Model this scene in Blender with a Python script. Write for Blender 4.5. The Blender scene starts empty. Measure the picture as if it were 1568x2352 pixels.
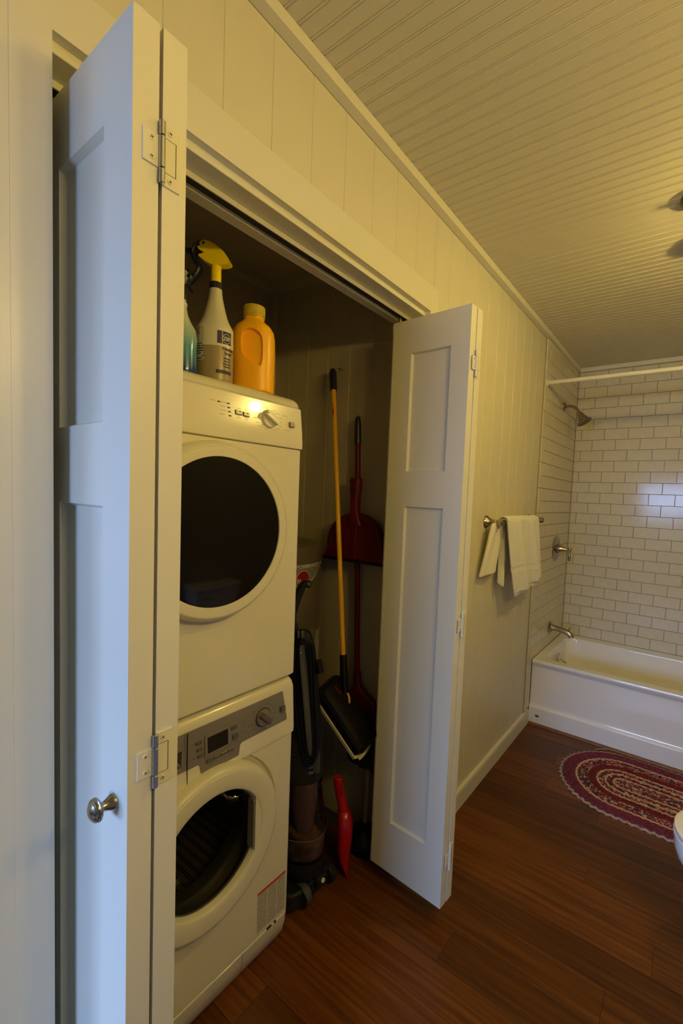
import bpy, bmesh, math, random
from mathutils import Vector, Matrix

C = bpy.context.scene.collection
SC = bpy.context.scene
random.seed(7)
PI = math.pi

# ------------------------------------------------------------------ camera
CAM = (0.81245254, -0.02601849, 1.41954624)
RIGHT = (0.8117886834640082, 0.5824339433850633, 0.04206940684983752)
DOWN = (0.0700310192141994, -0.02557898494839327, -0.9972168128731236)
FWD = (-0.5797368280069782, 0.8124754870898782, -0.06155317319580313)
FPX, PPX, PPY = 1023.388, 869.183, 1203.786        # pixels, in the 1568 x 2352 frame
cd = bpy.data.cameras.new('camera')
cam = bpy.data.objects.new('camera', cd)
C.objects.link(cam)
cam.matrix_world = Matrix(((RIGHT[0], -DOWN[0], -FWD[0], CAM[0]),
                           (RIGHT[1], -DOWN[1], -FWD[1], CAM[1]),
                           (RIGHT[2], -DOWN[2], -FWD[2], CAM[2]),
                           (0, 0, 0, 1)))
cd.sensor_fit = 'VERTICAL'
cd.sensor_height = 36.0
cd.sensor_width = 24.0
cd.lens = FPX / 2352 * 36.0
cd.shift_x = -(PPX - 784) / 2352
cd.shift_y = (PPY - 1176) / 2352
cd.clip_start = 0.02
SC.camera = cam

# ------------------------------------------------------------------ world, lights, exposure
w = bpy.data.worlds.new('sky')
SC.world = w
w.use_nodes = True
wn, wl = w.node_tree.nodes, w.node_tree.links
wn.clear()
wo = wn.new('ShaderNodeOutputWorld')
wb = wn.new('ShaderNodeBackground')
tc = wn.new('ShaderNodeTexCoord')
sx = wn.new('ShaderNodeSeparateXYZ')
cr = wn.new('ShaderNodeValToRGB')
cr.color_ramp.elements[0].position = 0.47
cr.color_ramp.elements[0].color = (0.16, 0.20, 0.20, 1)
cr.color_ramp.elements[1].position = 0.52
cr.color_ramp.elements[1].color = (0.42, 0.62, 1.0, 1)
mm = wn.new('ShaderNodeMath')
mm.operation = 'MULTIPLY_ADD'
mm.inputs[1].default_value = 0.5
mm.inputs[2].default_value = 0.5
wl.new(tc.outputs['Generated'], sx.inputs[0])
wl.new(sx.outputs['Z'], mm.inputs[0])
wl.new(mm.outputs[0], cr.inputs[0])
wl.new(cr.outputs[0], wb.inputs[0])
wb.inputs[1].default_value = 1.2
wl.new(wb.outputs[0], wo.inputs[0])

YN = -2.40                                         # near wall
WINS = ((-0.10, 1.00, 0.72, 1.85), (-1.25, -0.45, 0.72, 1.85))   # its windows, the second added to widen the daylight: x0, x1, z0, z1


def light(name, kind, loc, power, color, **kw):
    d = bpy.data.lights.new(name, kind)
    d.energy = power
    d.color = color
    o = bpy.data.objects.new(name, d)
    for k, v in kw.items():
        setattr(d, k, v)
    o.location = loc
    C.objects.link(o)
    return o


# daylight: a stretch of bright sky outside, seen by the room only through the two windows
day = light('sky_daylight', 'AREA', (-0.2, -4.05, 2.25), 900.0, (0.37, 0.56, 1.0), shape='RECTANGLE', size=5.6, size_y=1.9)
day.rotation_euler = (math.radians(90), 0, 0)
WARM = (1.0, 0.74, 0.185)
LAMPS = [(1.02, 1.79, 2.235)]
LAMP_W = 16.0
VANITY = [(1.40, 0.22, 1.98), (1.40, 0.44, 1.98), (1.40, 0.66, 1.98)]
VANITY_W = 5.8

vs = SC.view_settings
vs.view_transform = 'Standard'
vs.look = 'None'
vs.exposure = 0.32
vs.gamma = 1.0
vs.use_curve_mapping = False
SC.cycles.use_denoising = True
SC.cycles.max_bounces = 10
SC.cycles.diffuse_bounces = 6
SC.cycles.transparent_max_bounces = 12
SC.cycles.sample_clamp_indirect = 6.0
SC.cycles.caustics_reflective = False
SC.cycles.caustics_refractive = False


# ------------------------------------------------------------------ materials
def mat(name, col, rough=0.5, metal=0.0, bump=0.0, bscale=200.0, coat=0.0, trans=0.0, spec=0.5, var=0.0, vscale=3.0, ior=1.45, sheen=0.0):
    m = bpy.data.materials.new(name)
    m.use_nodes = True
    nt = m.node_tree
    b = nt.nodes['Principled BSDF']
    b.inputs['Base Color'].default_value = (*col, 1)
    b.inputs['Roughness'].default_value = rough
    b.inputs['Metallic'].default_value = metal
    b.inputs['Specular IOR Level'].default_value = spec
    b.inputs['Coat Weight'].default_value = coat
    b.inputs['Coat Roughness'].default_value = 0.06
    b.inputs['Transmission Weight'].default_value = trans
    b.inputs['IOR'].default_value = ior
    b.inputs['Sheen Weight'].default_value = sheen
    tcn = nt.nodes.new('ShaderNodeTexCoord')
    if bump:
        n = nt.nodes.new('ShaderNodeTexNoise')
        n.inputs['Scale'].default_value = bscale
        n.inputs['Detail'].default_value = 3
        bp = nt.nodes.new('ShaderNodeBump')
        bp.inputs['Strength'].default_value = bump
        bp.inputs['Distance'].default_value = 0.002
        nt.links.new(tcn.outputs['Object'], n.inputs['Vector'])
        nt.links.new(n.outputs['Fac'], bp.inputs['Height'])
        nt.links.new(bp.outputs[0], b.inputs['Normal'])
    if var:
        n = nt.nodes.new('ShaderNodeTexNoise')
        n.inputs['Scale'].default_value = vscale
        n.inputs['Detail'].default_value = 4
        r = nt.nodes.new('ShaderNodeValToRGB')
        r.color_ramp.elements[0].position = 0.3
        r.color_ramp.elements[1].position = 0.7
        r.color_ramp.elements[0].color = (*[c * (1 - var) for c in col], 1)
        r.color_ramp.elements[1].color = (*[min(1, c * (1 + var)) for c in col], 1)
        nt.links.new(tcn.outputs['Object'], n.inputs['Vector'])
        nt.links.new(n.outputs['Fac'], r.inputs[0])
        nt.links.new(r.outputs[0], b.inputs['Base Color'])
    return m


M = {}
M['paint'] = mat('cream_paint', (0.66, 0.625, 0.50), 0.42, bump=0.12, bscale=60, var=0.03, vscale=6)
M['doorpaint'] = mat('door_paint', (0.70, 0.68, 0.58), 0.34, bump=0.05, bscale=90)
M['ceil'] = mat('ceiling_paint', (0.60, 0.565, 0.45), 0.5, bump=0.05, bscale=80)
M['closetshade'] = mat('closet_shade_paint', (0.48, 0.42, 0.28), 0.5, bump=0.12, bscale=60, var=0.05, vscale=5)  # cream paint darkened, the closet's shade put into the colour
M['lowbounce'] = mat('low_bounce_paint', (0.26, 0.24, 0.19), 0.6)  # dark tone given to unseen walls to cut the bounced fill light
M['backing'] = mat('wall_backing', (0.42, 0.38, 0.30), 0.8)
M['tile'] = mat('glazed_tile', (0.64, 0.60, 0.49), 0.13, spec=0.32, var=0.03, vscale=25)
M['grout'] = mat('grout', (0.34, 0.30, 0.22), 0.9, bump=0.3, bscale=300)
M['acrylic'] = mat('white_acrylic', (0.84, 0.83, 0.82), 0.12, coat=0.4)
M['china'] = mat('white_china', (0.84, 0.83, 0.80), 0.08, coat=0.4)
M['enamel'] = mat('appliance_enamel', (0.70, 0.67, 0.56), 0.20, coat=0.25)
M['plasticw'] = mat('white_plastic', (0.68, 0.655, 0.56), 0.28)
M['silver'] = mat('silver_plastic', (0.235, 0.215, 0.185), 0.42, metal=0.35)
M['silverd'] = mat('silver_plastic_dark', (0.13, 0.118, 0.098), 0.36, metal=0.3)
M['black'] = mat('black_plastic', (0.004, 0.004, 0.004), 0.38, spec=0.28)
M['blackm'] = mat('black_matt', (0.015, 0.014, 0.013), 0.6)
M['seam'] = mat('dark_seam', (0.03, 0.026, 0.02), 0.8)
M['glassblk'] = mat('smoked_door_glass', (0.004, 0.0035, 0.003), 0.06, spec=0.3)
M['screen'] = mat('display_screen', (0.012, 0.011, 0.009), 0.5, spec=0.2)
M['nickel'] = mat('brushed_nickel', (0.42, 0.36, 0.27), 0.24, metal=1.0)
M['chrome'] = mat('chrome', (0.75, 0.75, 0.75), 0.1, metal=1.0)
M['steel'] = mat('hinge_steel', (0.6, 0.6, 0.6), 0.22, metal=1.0)
M['bronze'] = mat('dark_bronze', (0.10, 0.07, 0.035), 0.35, metal=0.7)
M['towel'] = mat('terry_towel', (0.84, 0.82, 0.76), 0.95, bump=0.9, bscale=380, sheen=0.3)
M['yellow'] = mat('yellow_handle', (0.80, 0.42, 0.015), 0.28)
M['red'] = mat('red_plastic', (0.42, 0.006, 0.014), 0.22)
M['redd'] = mat('dark_red_plastic', (0.085, 0.0025, 0.006), 0.42, spec=0.3)
M['orange'] = mat('orange_plastic', (1.0, 0.50, 0.010), 0.35)
M['orangecap'] = mat('yellow_cap', (0.52, 0.40, 0.03), 0.5)
M['spryel'] = mat('sprayer_yellow', (1.0, 0.76, 0.008), 0.35)
M['navy'] = mat('navy_plastic', (0.008, 0.010, 0.035), 0.4)
M['bottle'] = mat('milky_plastic', (0.66, 0.62, 0.52), 0.30, var=0.02)
M['liquid'] = mat('bottle_with_liquid', (0.33, 0.26, 0.16), 0.30)
M['ink'] = mat('printed_ink_blue', (0.012, 0.012, 0.07), 0.5)
M['inkgrey'] = mat('printed_ink_grey', (0.34, 0.31, 0.26), 0.6)
M['white'] = mat('white_print', (0.62, 0.60, 0.54), 0.5)
M['bluepl'] = mat('blue_sticker', (0.02, 0.10, 0.42), 0.4)
M['heater'] = mat('taupe_enamel', (0.105, 0.088, 0.062), 0.35)
M['heaterlabel'] = mat('grey_label', (0.20, 0.18, 0.14), 0.5)
M['logored'] = mat('logo_red', (0.20, 0.008, 0.010), 0.4)
M['paper'] = mat('paper_label', (0.60, 0.56, 0.44), 0.7)
M['greypl'] = mat('grey_plastic', (0.055, 0.058, 0.060), 0.42)
M['charcoal'] = mat('charcoal_plastic', (0.011, 0.013, 0.013), 0.4, spec=0.35)
M['drum'] = mat('drum_steel', (0.30, 0.28, 0.25), 0.3, metal=0.9)
M['cloth'] = mat('cream_cloth', (0.84, 0.77, 0.50), 0.9, bump=0.6, bscale=300)
M['bristle'] = mat('dark_bristles', (0.03, 0.028, 0.025), 0.9, bump=0.8, bscale=500)
M['woodtrim'] = mat('stained_wood', (0.20, 0.085, 0.02), 0.35, var=0.2, vscale=30)
M['crownp'] = mat('crown_paint', (0.72, 0.69, 0.56), 0.38)


def gradient_mat(name, z0, c0, z1, c1, mid, rough=0.15):
    m = mat(name, c0, rough, coat=0.4)
    nt = m.node_tree
    t = nt.nodes.new('ShaderNodeTexCoord')
    s = nt.nodes.new('ShaderNodeSeparateXYZ')
    mr = nt.nodes.new('ShaderNodeMapRange')
    mr.inputs['From Min'].default_value = z0
    mr.inputs['From Max'].default_value = z1
    r = nt.nodes.new('ShaderNodeValToRGB')
    r.color_ramp.elements[0].color = (*c0, 1)
    r.color_ramp.elements[1].color = (*c1, 1)
    e = r.color_ramp.elements.new(0.42)
    e.color = (*mid, 1)
    nt.links.new(t.outputs['Object'], s.inputs[0])
    nt.links.new(s.outputs['Z'], mr.inputs['Value'])
    nt.links.new(mr.outputs[0], r.inputs[0])
    nt.links.new(r.outputs[0], nt.nodes['Principled BSDF'].inputs['Base Color'])
    return m


M['cleaner'] = gradient_mat('blue_cleaner_bottle', 0.012, (0.005, 0.04, 0.28), 0.135, (0.58, 0.64, 0.50), (0.06, 0.27, 0.42))


def thin_glass(name, tint, fac):
    m = bpy.data.materials.new(name)
    m.use_nodes = True
    nt = m.node_tree
    nt.nodes.clear()
    o = nt.nodes.new('ShaderNodeOutputMaterial')
    a = nt.nodes.new('ShaderNodeBsdfTransparent')
    a.inputs[0].default_value = (*tint, 1)
    g = nt.nodes.new('ShaderNodeBsdfGlossy')
    g.inputs['Roughness'].default_value = 0.03
    mx = nt.nodes.new('ShaderNodeMixShader')
    lw = nt.nodes.new('ShaderNodeLayerWeight')
    lw.inputs['Blend'].default_value = fac
    nt.links.new(lw.outputs['Fresnel'], mx.inputs[0])
    nt.links.new(a.outputs[0], mx.inputs[1])
    nt.links.new(g.outputs[0], mx.inputs[2])
    nt.links.new(mx.outputs[0], o.inputs[0])
    return m


M['pane'] = thin_glass('window_glass', (0.95, 0.97, 1.0), 0.15)
M['bowl'] = thin_glass('washer_glass', (0.50, 0.49, 0.45), 0.10)
M['dirtcup'] = thin_glass('smoky_clear_plastic', (0.72, 0.66, 0.66), 0.22)


def emission(name, col, s):
    m = bpy.data.materials.new(name)
    m.use_nodes = True
    b = m.node_tree.nodes['Principled BSDF']
    b.inputs['Base Color'].default_value = (*col, 1)
    b.inputs['Emission Color'].default_value = (*col, 1)
    b.inputs['Emission Strength'].default_value = s
    return m


M['bulb'] = emission('lit_bulb', (1.0, 0.72, 0.36), 12.0)


def wood_mat():
    m = mat('floor_wood', (0.1, 0.04, 0.01), 0.30, spec=0.30)
    nt = m.node_tree
    b = nt.nodes['Principled BSDF']
    t = nt.nodes.new('ShaderNodeTexCoord')
    oi = nt.nodes.new('ShaderNodeObjectInfo')
    mp = nt.nodes.new('ShaderNodeMapping')
    mp.inputs['Scale'].default_value = (2.2, 60.0, 1.0)
    add = nt.nodes.new('ShaderNodeVectorMath')
    add.operation = 'ADD'
    mul = nt.nodes.new('ShaderNodeVectorMath')
    mul.operation = 'SCALE'
    mul.inputs['Scale'].default_value = 37.0
    nt.links.new(oi.outputs['Location'], mul.inputs[0])
    nt.links.new(t.outputs['Object'], add.inputs[0])
    nt.links.new(mul.outputs[0], add.inputs[1])
    nt.links.new(add.outputs[0], mp.inputs['Vector'])
    n = nt.nodes.new('ShaderNodeTexNoise')
    n.inputs['Scale'].default_value = 1.0
    n.inputs['Detail'].default_value = 6
    n.inputs['Roughness'].default_value = 0.6
    nt.links.new(mp.outputs[0], n.inputs['Vector'])
    r = nt.nodes.new('ShaderNodeValToRGB')
    r.color_ramp.elements[0].position = 0.30
    r.color_ramp.elements[0].color = (0.060, 0.017, 0.003, 1)
    r.color_ramp.elements[1].position = 0.72
    r.color_ramp.elements[1].color = (0.175, 0.060, 0.009, 1)
    e = r.color_ramp.elements.new(0.5)
    e.color = (0.110, 0.034, 0.005, 1)
    nt.links.new(n.outputs['Fac'], r.inputs[0])
    hv = nt.nodes.new('ShaderNodeHueSaturation')
    mr = nt.nodes.new('ShaderNodeMapRange')
    mr.inputs['To Min'].default_value = 0.58
    mr.inputs['To Max'].default_value = 1.12
    nt.links.new(oi.outputs['Random'], mr.inputs['Value'])
    nt.links.new(mr.outputs[0], hv.inputs['Value'])
    nt.links.new(r.outputs[0], hv.inputs['Color'])
    nt.links.new(hv.outputs[0], b.inputs['Base Color'])
    bp = nt.nodes.new('ShaderNodeBump')
    bp.inputs['Strength'].default_value = 0.08
    nt.links.new(n.outputs['Fac'], bp.inputs['Height'])
    nt.links.new(bp.outputs[0], b.inputs['Normal'])
    return m


M['floor'] = wood_mat()


def fleck_mat(name, cols, scale=160):
    m = mat(name, cols[0], 0.95, bump=0.6, bscale=500)
    nt = m.node_tree
    t = nt.nodes.new('ShaderNodeTexCoord')
    v = nt.nodes.new('ShaderNodeTexVoronoi')
    v.inputs['Scale'].default_value = scale
    wn_ = nt.nodes.new('ShaderNodeTexWhiteNoise')
    wn_.noise_dimensions = '3D'
    r = nt.nodes.new('ShaderNodeValToRGB')
    r.color_ramp.interpolation = 'CONSTANT'
    els = r.color_ramp.elements
    els[0].color = (*cols[0], 1)
    els[1].position = 1.0 / len(cols)
    els[1].color = (*cols[1], 1)
    for i, c in enumerate(cols[2:], 2):
        e = els.new(i / len(cols))
        e.color = (*c, 1)
    nt.links.new(t.outputs['Object'], v.inputs['Vector'])
    nt.links.new(v.outputs['Position'], wn_.inputs['Vector'])
    nt.links.new(wn_.outputs['Value'], r.inputs[0])
    nt.links.new(r.outputs[0], nt.nodes['Principled BSDF'].inputs['Base Color'])
    return m


TAN = (0.50, 0.33, 0.20)
PUR = (0.13, 0.018, 0.045)
DRED = (0.13, 0.008, 0.010)
M['rug_tan'] = fleck_mat('rug_tan', [TAN, (0.42, 0.27, 0.16), (0.55, 0.38, 0.24)], 120)
M['rug_edge'] = fleck_mat('rug_edge', [(0.33, 0.26, 0.20), (0.25, 0.19, 0.15), (0.40, 0.32, 0.25)], 120)
M['rug_purple'] = fleck_mat('rug_purple', [PUR, (0.10, 0.012, 0.035), (0.18, 0.03, 0.07)], 130)
M['rug_red'] = fleck_mat('rug_red', [DRED, (0.10, 0.006, 0.008), (0.17, 0.012, 0.014)], 130)
M['rug_mix'] = fleck_mat('rug_mix', [(0.30, 0.18, 0.11), (0.02, 0.025, 0.05), (0.24, 0.02, 0.03), (0.15, 0.02, 0.03), (0.28, 0.08, 0.08), (0.015, 0.02, 0.03), (0.46, 0.32, 0.22), (0.18, 0.015, 0.04)], 110)
M['rug_dark'] = fleck_mat('rug_dark', [(0.02, 0.025, 0.05), (0.03, 0.03, 0.04), (0.28, 0.03, 0.03), TAN, (0.01, 0.015, 0.03), (0.30, 0.20, 0.10)], 95)


def drum_mat():
    m = mat('perforated_drum', (0.30, 0.28, 0.24), 0.38, metal=0.5)
    nt = m.node_tree
    t = nt.nodes.new('ShaderNodeTexCoord')
    mp = nt.nodes.new('ShaderNodeMapping')
    mp.inputs['Scale'].default_value = (62, 17, 1)
    v = nt.nodes.new('ShaderNodeTexVoronoi')
    v.inputs['Randomness'].default_value = 0
    v.inputs['Scale'].default_value = 1
    r = nt.nodes.new('ShaderNodeValToRGB')
    r.color_ramp.interpolation = 'CONSTANT'
    r.color_ramp.elements[0].color = (0.004, 0.004, 0.004, 1)
    r.color_ramp.elements[1].position = 0.28
    r.color_ramp.elements[1].color = (0.34, 0.31, 0.24, 1)
    nt.links.new(t.outputs['UV'], mp.inputs['Vector'])
    nt.links.new(mp.outputs[0], v.inputs['Vector'])
    nt.links.new(v.outputs['Distance'], r.inputs[0])
    nt.links.new(r.outputs[0], nt.nodes['Principled BSDF'].inputs['Base Color'])
    return m


M['drum'] = drum_mat()


def lined_mat(name, base, ink, sy, sz):
    """a printed sheet: rows of small grey lettering too fine to read"""
    m = mat(name, base, 0.6)
    nt = m.node_tree
    t = nt.nodes.new('ShaderNodeTexCoord')
    mp = nt.nodes.new('ShaderNodeMapping')
    mp.inputs['Scale'].default_value = (1, sy, sz)
    b_ = nt.nodes.new('ShaderNodeTexNoise')
    b_.inputs['Scale'].default_value = 1.0
    b_.inputs['Detail'].default_value = 2
    s = nt.nodes.new('ShaderNodeSeparateXYZ')
    sn = nt.nodes.new('ShaderNodeMath')
    sn.operation = 'SINE'
    ml = nt.nodes.new('ShaderNodeMath')
    ml.operation = 'MULTIPLY'
    ml.inputs[1].default_value = 6.283
    gt = nt.nodes.new('ShaderNodeMath')
    gt.operation = 'GREATER_THAN'
    gt.inputs[1].default_value = 0.0
    g2 = nt.nodes.new('ShaderNodeMath')
    g2.operation = 'GREATER_THAN'
    g2.inputs[1].default_value = 0.44
    mu = nt.nodes.new('ShaderNodeMath')
    mu.operation = 'MULTIPLY'
    mx = nt.nodes.new('ShaderNodeMixRGB')
    mx.inputs[1].default_value = (*base, 1)
    mx.inputs[2].default_value = (*ink, 1)
    nt.links.new(t.outputs['Object'], mp.inputs['Vector'])
    nt.links.new(mp.outputs[0], b_.inputs['Vector'])
    nt.links.new(mp.outputs[0], s.inputs[0])
    nt.links.new(s.outputs['Z'], ml.inputs[0])
    nt.links.new(ml.outputs[0], sn.inputs[0])
    nt.links.new(sn.outputs[0], gt.inputs[0])
    nt.links.new(b_.outputs['Fac'], g2.inputs[0])
    nt.links.new(gt.outputs[0], mu.inputs[0])
    nt.links.new(g2.outputs[0], mu.inputs[1])
    nt.links.new(mu.outputs[0], mx.inputs[0])
    nt.links.new(mx.outputs[0], nt.nodes['Principled BSDF'].inputs['Base Color'])
    return m


M['notice'] = lined_mat('printed_notice', (0.58, 0.55, 0.47), (0.16, 0.14, 0.11), 420, 330)
M['fineprint'] = lined_mat('fine_print', (0.60, 0.56, 0.46), (0.03, 0.03, 0.08), 300, 160)
M['heaterprint'] = lined_mat('heater_print', (0.60, 0.56, 0.42), (0.10, 0.09, 0.07), 250, 90)


# ------------------------------------------------------------------ mesh builder
class G:
    def __init__(s):
        s.v, s.f, s.m, s.uv = [], [], [], None

    def add(s, vs, fs, mi=0, T=None):
        o = len(s.v)
        if T is not None:
            vs = [T @ Vector(p) for p in vs]
        s.v += [tuple(p) for p in vs]
        s.f += [tuple(i + o for i in f) for f in fs]
        s.m += [mi] * len(fs)
        return s

    def box(s, x0, x1, y0, y1, z0, z1, mi=0, T=None):
        vs = [(x, y, z) for x in (x0, x1) for y in (y0, y1) for z in (z0, z1)]
        fs = [(0, 1, 3, 2), (4, 6, 7, 5), (0, 4, 5, 1), (2, 3, 7, 6), (0, 2, 6, 4), (1, 5, 7, 3)]
        return s.add(vs, fs, mi, T)

    def rbox(s, x0, x1, y0, y1, z0, z1, r=0.004, seg=2, mi=0, T=None):
        bm = bmesh.new()
        bmesh.ops.create_cube(bm, size=1)
        for v in bm.verts:
            v.co = Vector(((x0 + x1) / 2 + v.co.x * (x1 - x0), (y0 + y1) / 2 + v.co.y * (y1 - y0), (z0 + z1) / 2 + v.co.z * (z1 - z0)))
        bmesh.ops.bevel(bm, geom=bm.edges[:], offset=r, segments=seg, profile=0.5, affect='EDGES')
        return s.bm(bm, mi, T)

    def bm(s, bm, mi=0, T=None):
        bm.verts.index_update()
        s.add([v.co.copy() for v in bm.verts], [[v.index for v in f.verts] for f in bm.faces], mi, T)
        bm.free()
        return s

    def prism(s, prof, axis, a, b, mi=0, T=None, bev=0.0, seg=2):
        """closed 2D profile extruded along an axis: 'x' profile=(y,z), 'y' (x,z), 'z' (x,y)"""
        def P(p, t):
            return {'x': (t, p[0], p[1]), 'y': (p[0], t, p[1]), 'z': (p[0], p[1], t)}[axis]
        n = len(prof)
        vs = [P(p, a) for p in prof] + [P(p, b) for p in prof]
        fs = [(i, (i + 1) % n, (i + 1) % n + n, i + n) for i in range(n)]
        fs += [tuple(range(n))[::-1], tuple(range(n, 2 * n))]
        if bev:
            bm = bmesh.new()
            bv = [bm.verts.new(p) for p in vs]
            for f in fs:
                bm.faces.new([bv[i] for i in f])
            bmesh.ops.recalc_face_normals(bm, faces=bm.faces[:])
            bmesh.ops.bevel(bm, geom=bm.edges[:], offset=bev, segments=seg, profile=0.5, affect='EDGES', clamp_overlap=True)
            return s.bm(bm, mi, T)
        return s.add(vs, fs, mi, T)

    def loft(s, rings, mi=0, T=None, cap0=True, cap1=True, closed=True):
        n = len(rings[0])
        vs = [p for r in rings for p in r]
        fs = []
        for k in range(len(rings) - 1):
            for i in range(n if closed else n - 1):
                j = (i + 1) % n
                fs.append((k * n + i, k * n + j, (k + 1) * n + j, (k + 1) * n + i))
        if cap0:
            fs.append(tuple(range(n))[::-1])
        if cap1:
            fs.append(tuple((len(rings) - 1) * n + i for i in range(n)))
        return s.add(vs, fs, mi, T)

    def lathe(s, prof, loc=(0, 0, 0), axis=(0, 0, 1), n=32, mi=0, cap0=True, cap1=True, sx=1.0, sy=1.0, a0=0.0):
        """prof = [(r, h)] about the axis through loc"""
        q = Vector((0, 0, 1)).rotation_difference(Vector(axis).normalized())
        L = Vector(loc)
        rings = []
        for r, h in prof:
            rings.append([L + q @ Vector((r * sx * math.cos(a0 + 2 * PI * i / n), r * sy * math.sin(a0 + 2 * PI * i / n), h)) for i in range(n)])
        return s.loft(rings, mi, None, cap0, cap1)

    def tube(s, pts, rad, n=12, mi=0, caps=True, sq=None):
        pts = [Vector(p) for p in pts]
        if not isinstance(rad, (list, tuple)):
            rad = [rad] * len(pts)
        rings = []
        up = None
        for i, p in enumerate(pts):
            d = (pts[min(i + 1, len(pts) - 1)] - pts[max(i - 1, 0)])
            if d.length < 1e-9:
                d = Vector((0, 0, 1))
            d.normalize()
            if up is None:
                up = Vector((0, 0, 1)) if abs(d.z) < 0.9 else Vector((1, 0, 0))
            u = (up - d * up.dot(d)).normalized()
            up = u
            v = d.cross(u)
            e = sq or (1, 1)
            rings.append([p + rad[i] * (e[0] * math.cos(2 * PI * k / n) * u + e[1] * math.sin(2 * PI * k / n) * v) for k in range(n)])
        return s.loft(rings, mi, None, caps, caps)


def smooth_path(pts, k=6):
    P = [Vector(p) for p in pts]
    out = []
    for i in range(len(P) - 1):
        p0, p1, p2, p3 = P[max(i - 1, 0)], P[i], P[i + 1], P[min(i + 2, len(P) - 1)]
        for j in range(k):
            t = j / k
            out.append(0.5 * ((2 * p1) + (p2 - p0) * t + (2 * p0 - 5 * p1 + 4 * p2 - p3) * t * t + (3 * p1 - p0 - 3 * p2 + p3) * t ** 3))
    out.append(P[-1])
    return out


def mesh(name, g, smooth=True, angle=35):
    me = bpy.data.meshes.new(name)
    me.from_pydata(g.v, [], g.f)
    bm = bmesh.new()
    bm.from_mesh(me)
    bmesh.ops.recalc_face_normals(bm, faces=bm.faces[:])
    if smooth:
        ca = math.radians(angle)
        for f in bm.faces:
            f.smooth = True
        for e in bm.edges:
            if len(e.link_faces) == 2 and e.link_faces[0].normal.length > 0 and e.link_faces[1].normal.length > 0:
                e.smooth = e.link_faces[0].normal.angle(e.link_faces[1].normal, 0) < ca
            else:
                e.smooth = False
    bm.to_mesh(me)
    bm.free()
    for p, mi in zip(me.polygons, g.m):
        p.material_index = mi
    return me


def obj(name, g, m, parent=None, smooth=True, loc=None, angle=35):
    me = mesh(name, g, smooth, angle) if isinstance(g, G) else g
    if not me.materials:
        for x in (m if isinstance(m, (list, tuple)) else [m]):
            me.materials.append(x)
    o = bpy.data.objects.new(name, me)
    C.objects.link(o)
    if smooth and angle == 35 and isinstance(g, G):
        wn_ = o.modifiers.new('normals', 'WEIGHTED_NORMAL')
        wn_.keep_sharp = True
        wn_.weight = 80
    if parent:
        o.parent = parent
    if loc is not None:
        o.location = loc
    return o


def thing(name, label, cat, loc=(0, 0, 0), group=None):
    o = bpy.data.objects.new(name, None)
    o.empty_display_size = 0.05
    C.objects.link(o)
    o.location = loc
    o['label'] = label
    o['category'] = cat
    if group:
        o['group'] = group
    return o


def tag(o, label, cat, group=None):
    o['label'] = label
    o['category'] = cat
    if group:
        o['group'] = group
    return o


def struct(name, g, m, label=None, cat=None, **kw):
    o = obj(name, g, m, **kw)
    o['kind'] = 'structure'
    if label:
        o['label'] = label
        o['category'] = cat or 'wall'
    return o


def cut(o, g):
    """subtract g from the object's mesh"""
    c = obj('cutter', g, M['seam'])
    md = o.modifiers.new('cut', 'BOOLEAN')
    md.object = c
    md.operation = 'DIFFERENCE'
    md.solver = 'EXACT'
    dg = bpy.context.evaluated_depsgraph_get()
    dg.update()
    me = bpy.data.meshes.new_from_object(o.evaluated_get(dg))
    o.modifiers.clear()
    o.data = me
    wn_ = o.modifiers.new('normals', 'WEIGHTED_NORMAL')
    wn_.keep_sharp = True
    wn_.weight = 80
    bpy.data.objects.remove(c)
    bm = bmesh.new()
    bm.from_mesh(me)
    for f in bm.faces:
        f.smooth = True
    for e in bm.edges:
        e.smooth = len(e.link_faces) == 2 and e.link_faces[0].normal.angle(e.link_faces[1].normal, 0) < math.radians(35)
    bm.to_mesh(me)
    bm.free()
    return o


def text_geo(txt, size, wrap, mi=0, bold=0.0, sx=1.0):
    """flat lettering as a thin mesh; wrap(u, v) places the point, u along the line, v up"""
    cu = bpy.data.curves.new('lettering', 'FONT')
    cu.body = txt
    cu.size = size
    cu.offset = bold
    cu.resolution_u = 2
    cu.align_x = 'CENTER'
    o = bpy.data.objects.new('lettering', cu)
    C.objects.link(o)
    dg = bpy.context.evaluated_depsgraph_get()
    dg.update()
    me = bpy.data.meshes.new_from_object(o.evaluated_get(dg))
    bm = bmesh.new()
    bm.from_mesh(me)
    bmesh.ops.triangulate(bm, faces=bm.faces[:])
    bm.verts.index_update()
    g = G()
    g.add([wrap(v.co.x * sx, v.co.y) for v in bm.verts], [[v.index for v in f.verts] for f in bm.faces], mi)
    bm.free()
    bpy.data.objects.remove(o)
    return g


def merge(g, h):
    g.add(h.v, h.f)
    g.m[-len(h.f):] = h.m
    return g


# ================================================================== the setting
H = 2.44
XR = 1.53            # right wall
YB = 3.62            # tile face of the back wall
YT = 2.853           # tub front
OY0, OY1 = 0.237, 1.343      # closet opening between casings
CX, CYS, CYL, CZ = -0.91, 1.45, 0.12, 2.385   # closet back, side walls and ceiling


def grv(k):
    return 0.528 + 0.1222 * k if k <= 8 else 0.528 + 0.1222 * 8 + 0.1238 * (k - 8)


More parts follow.
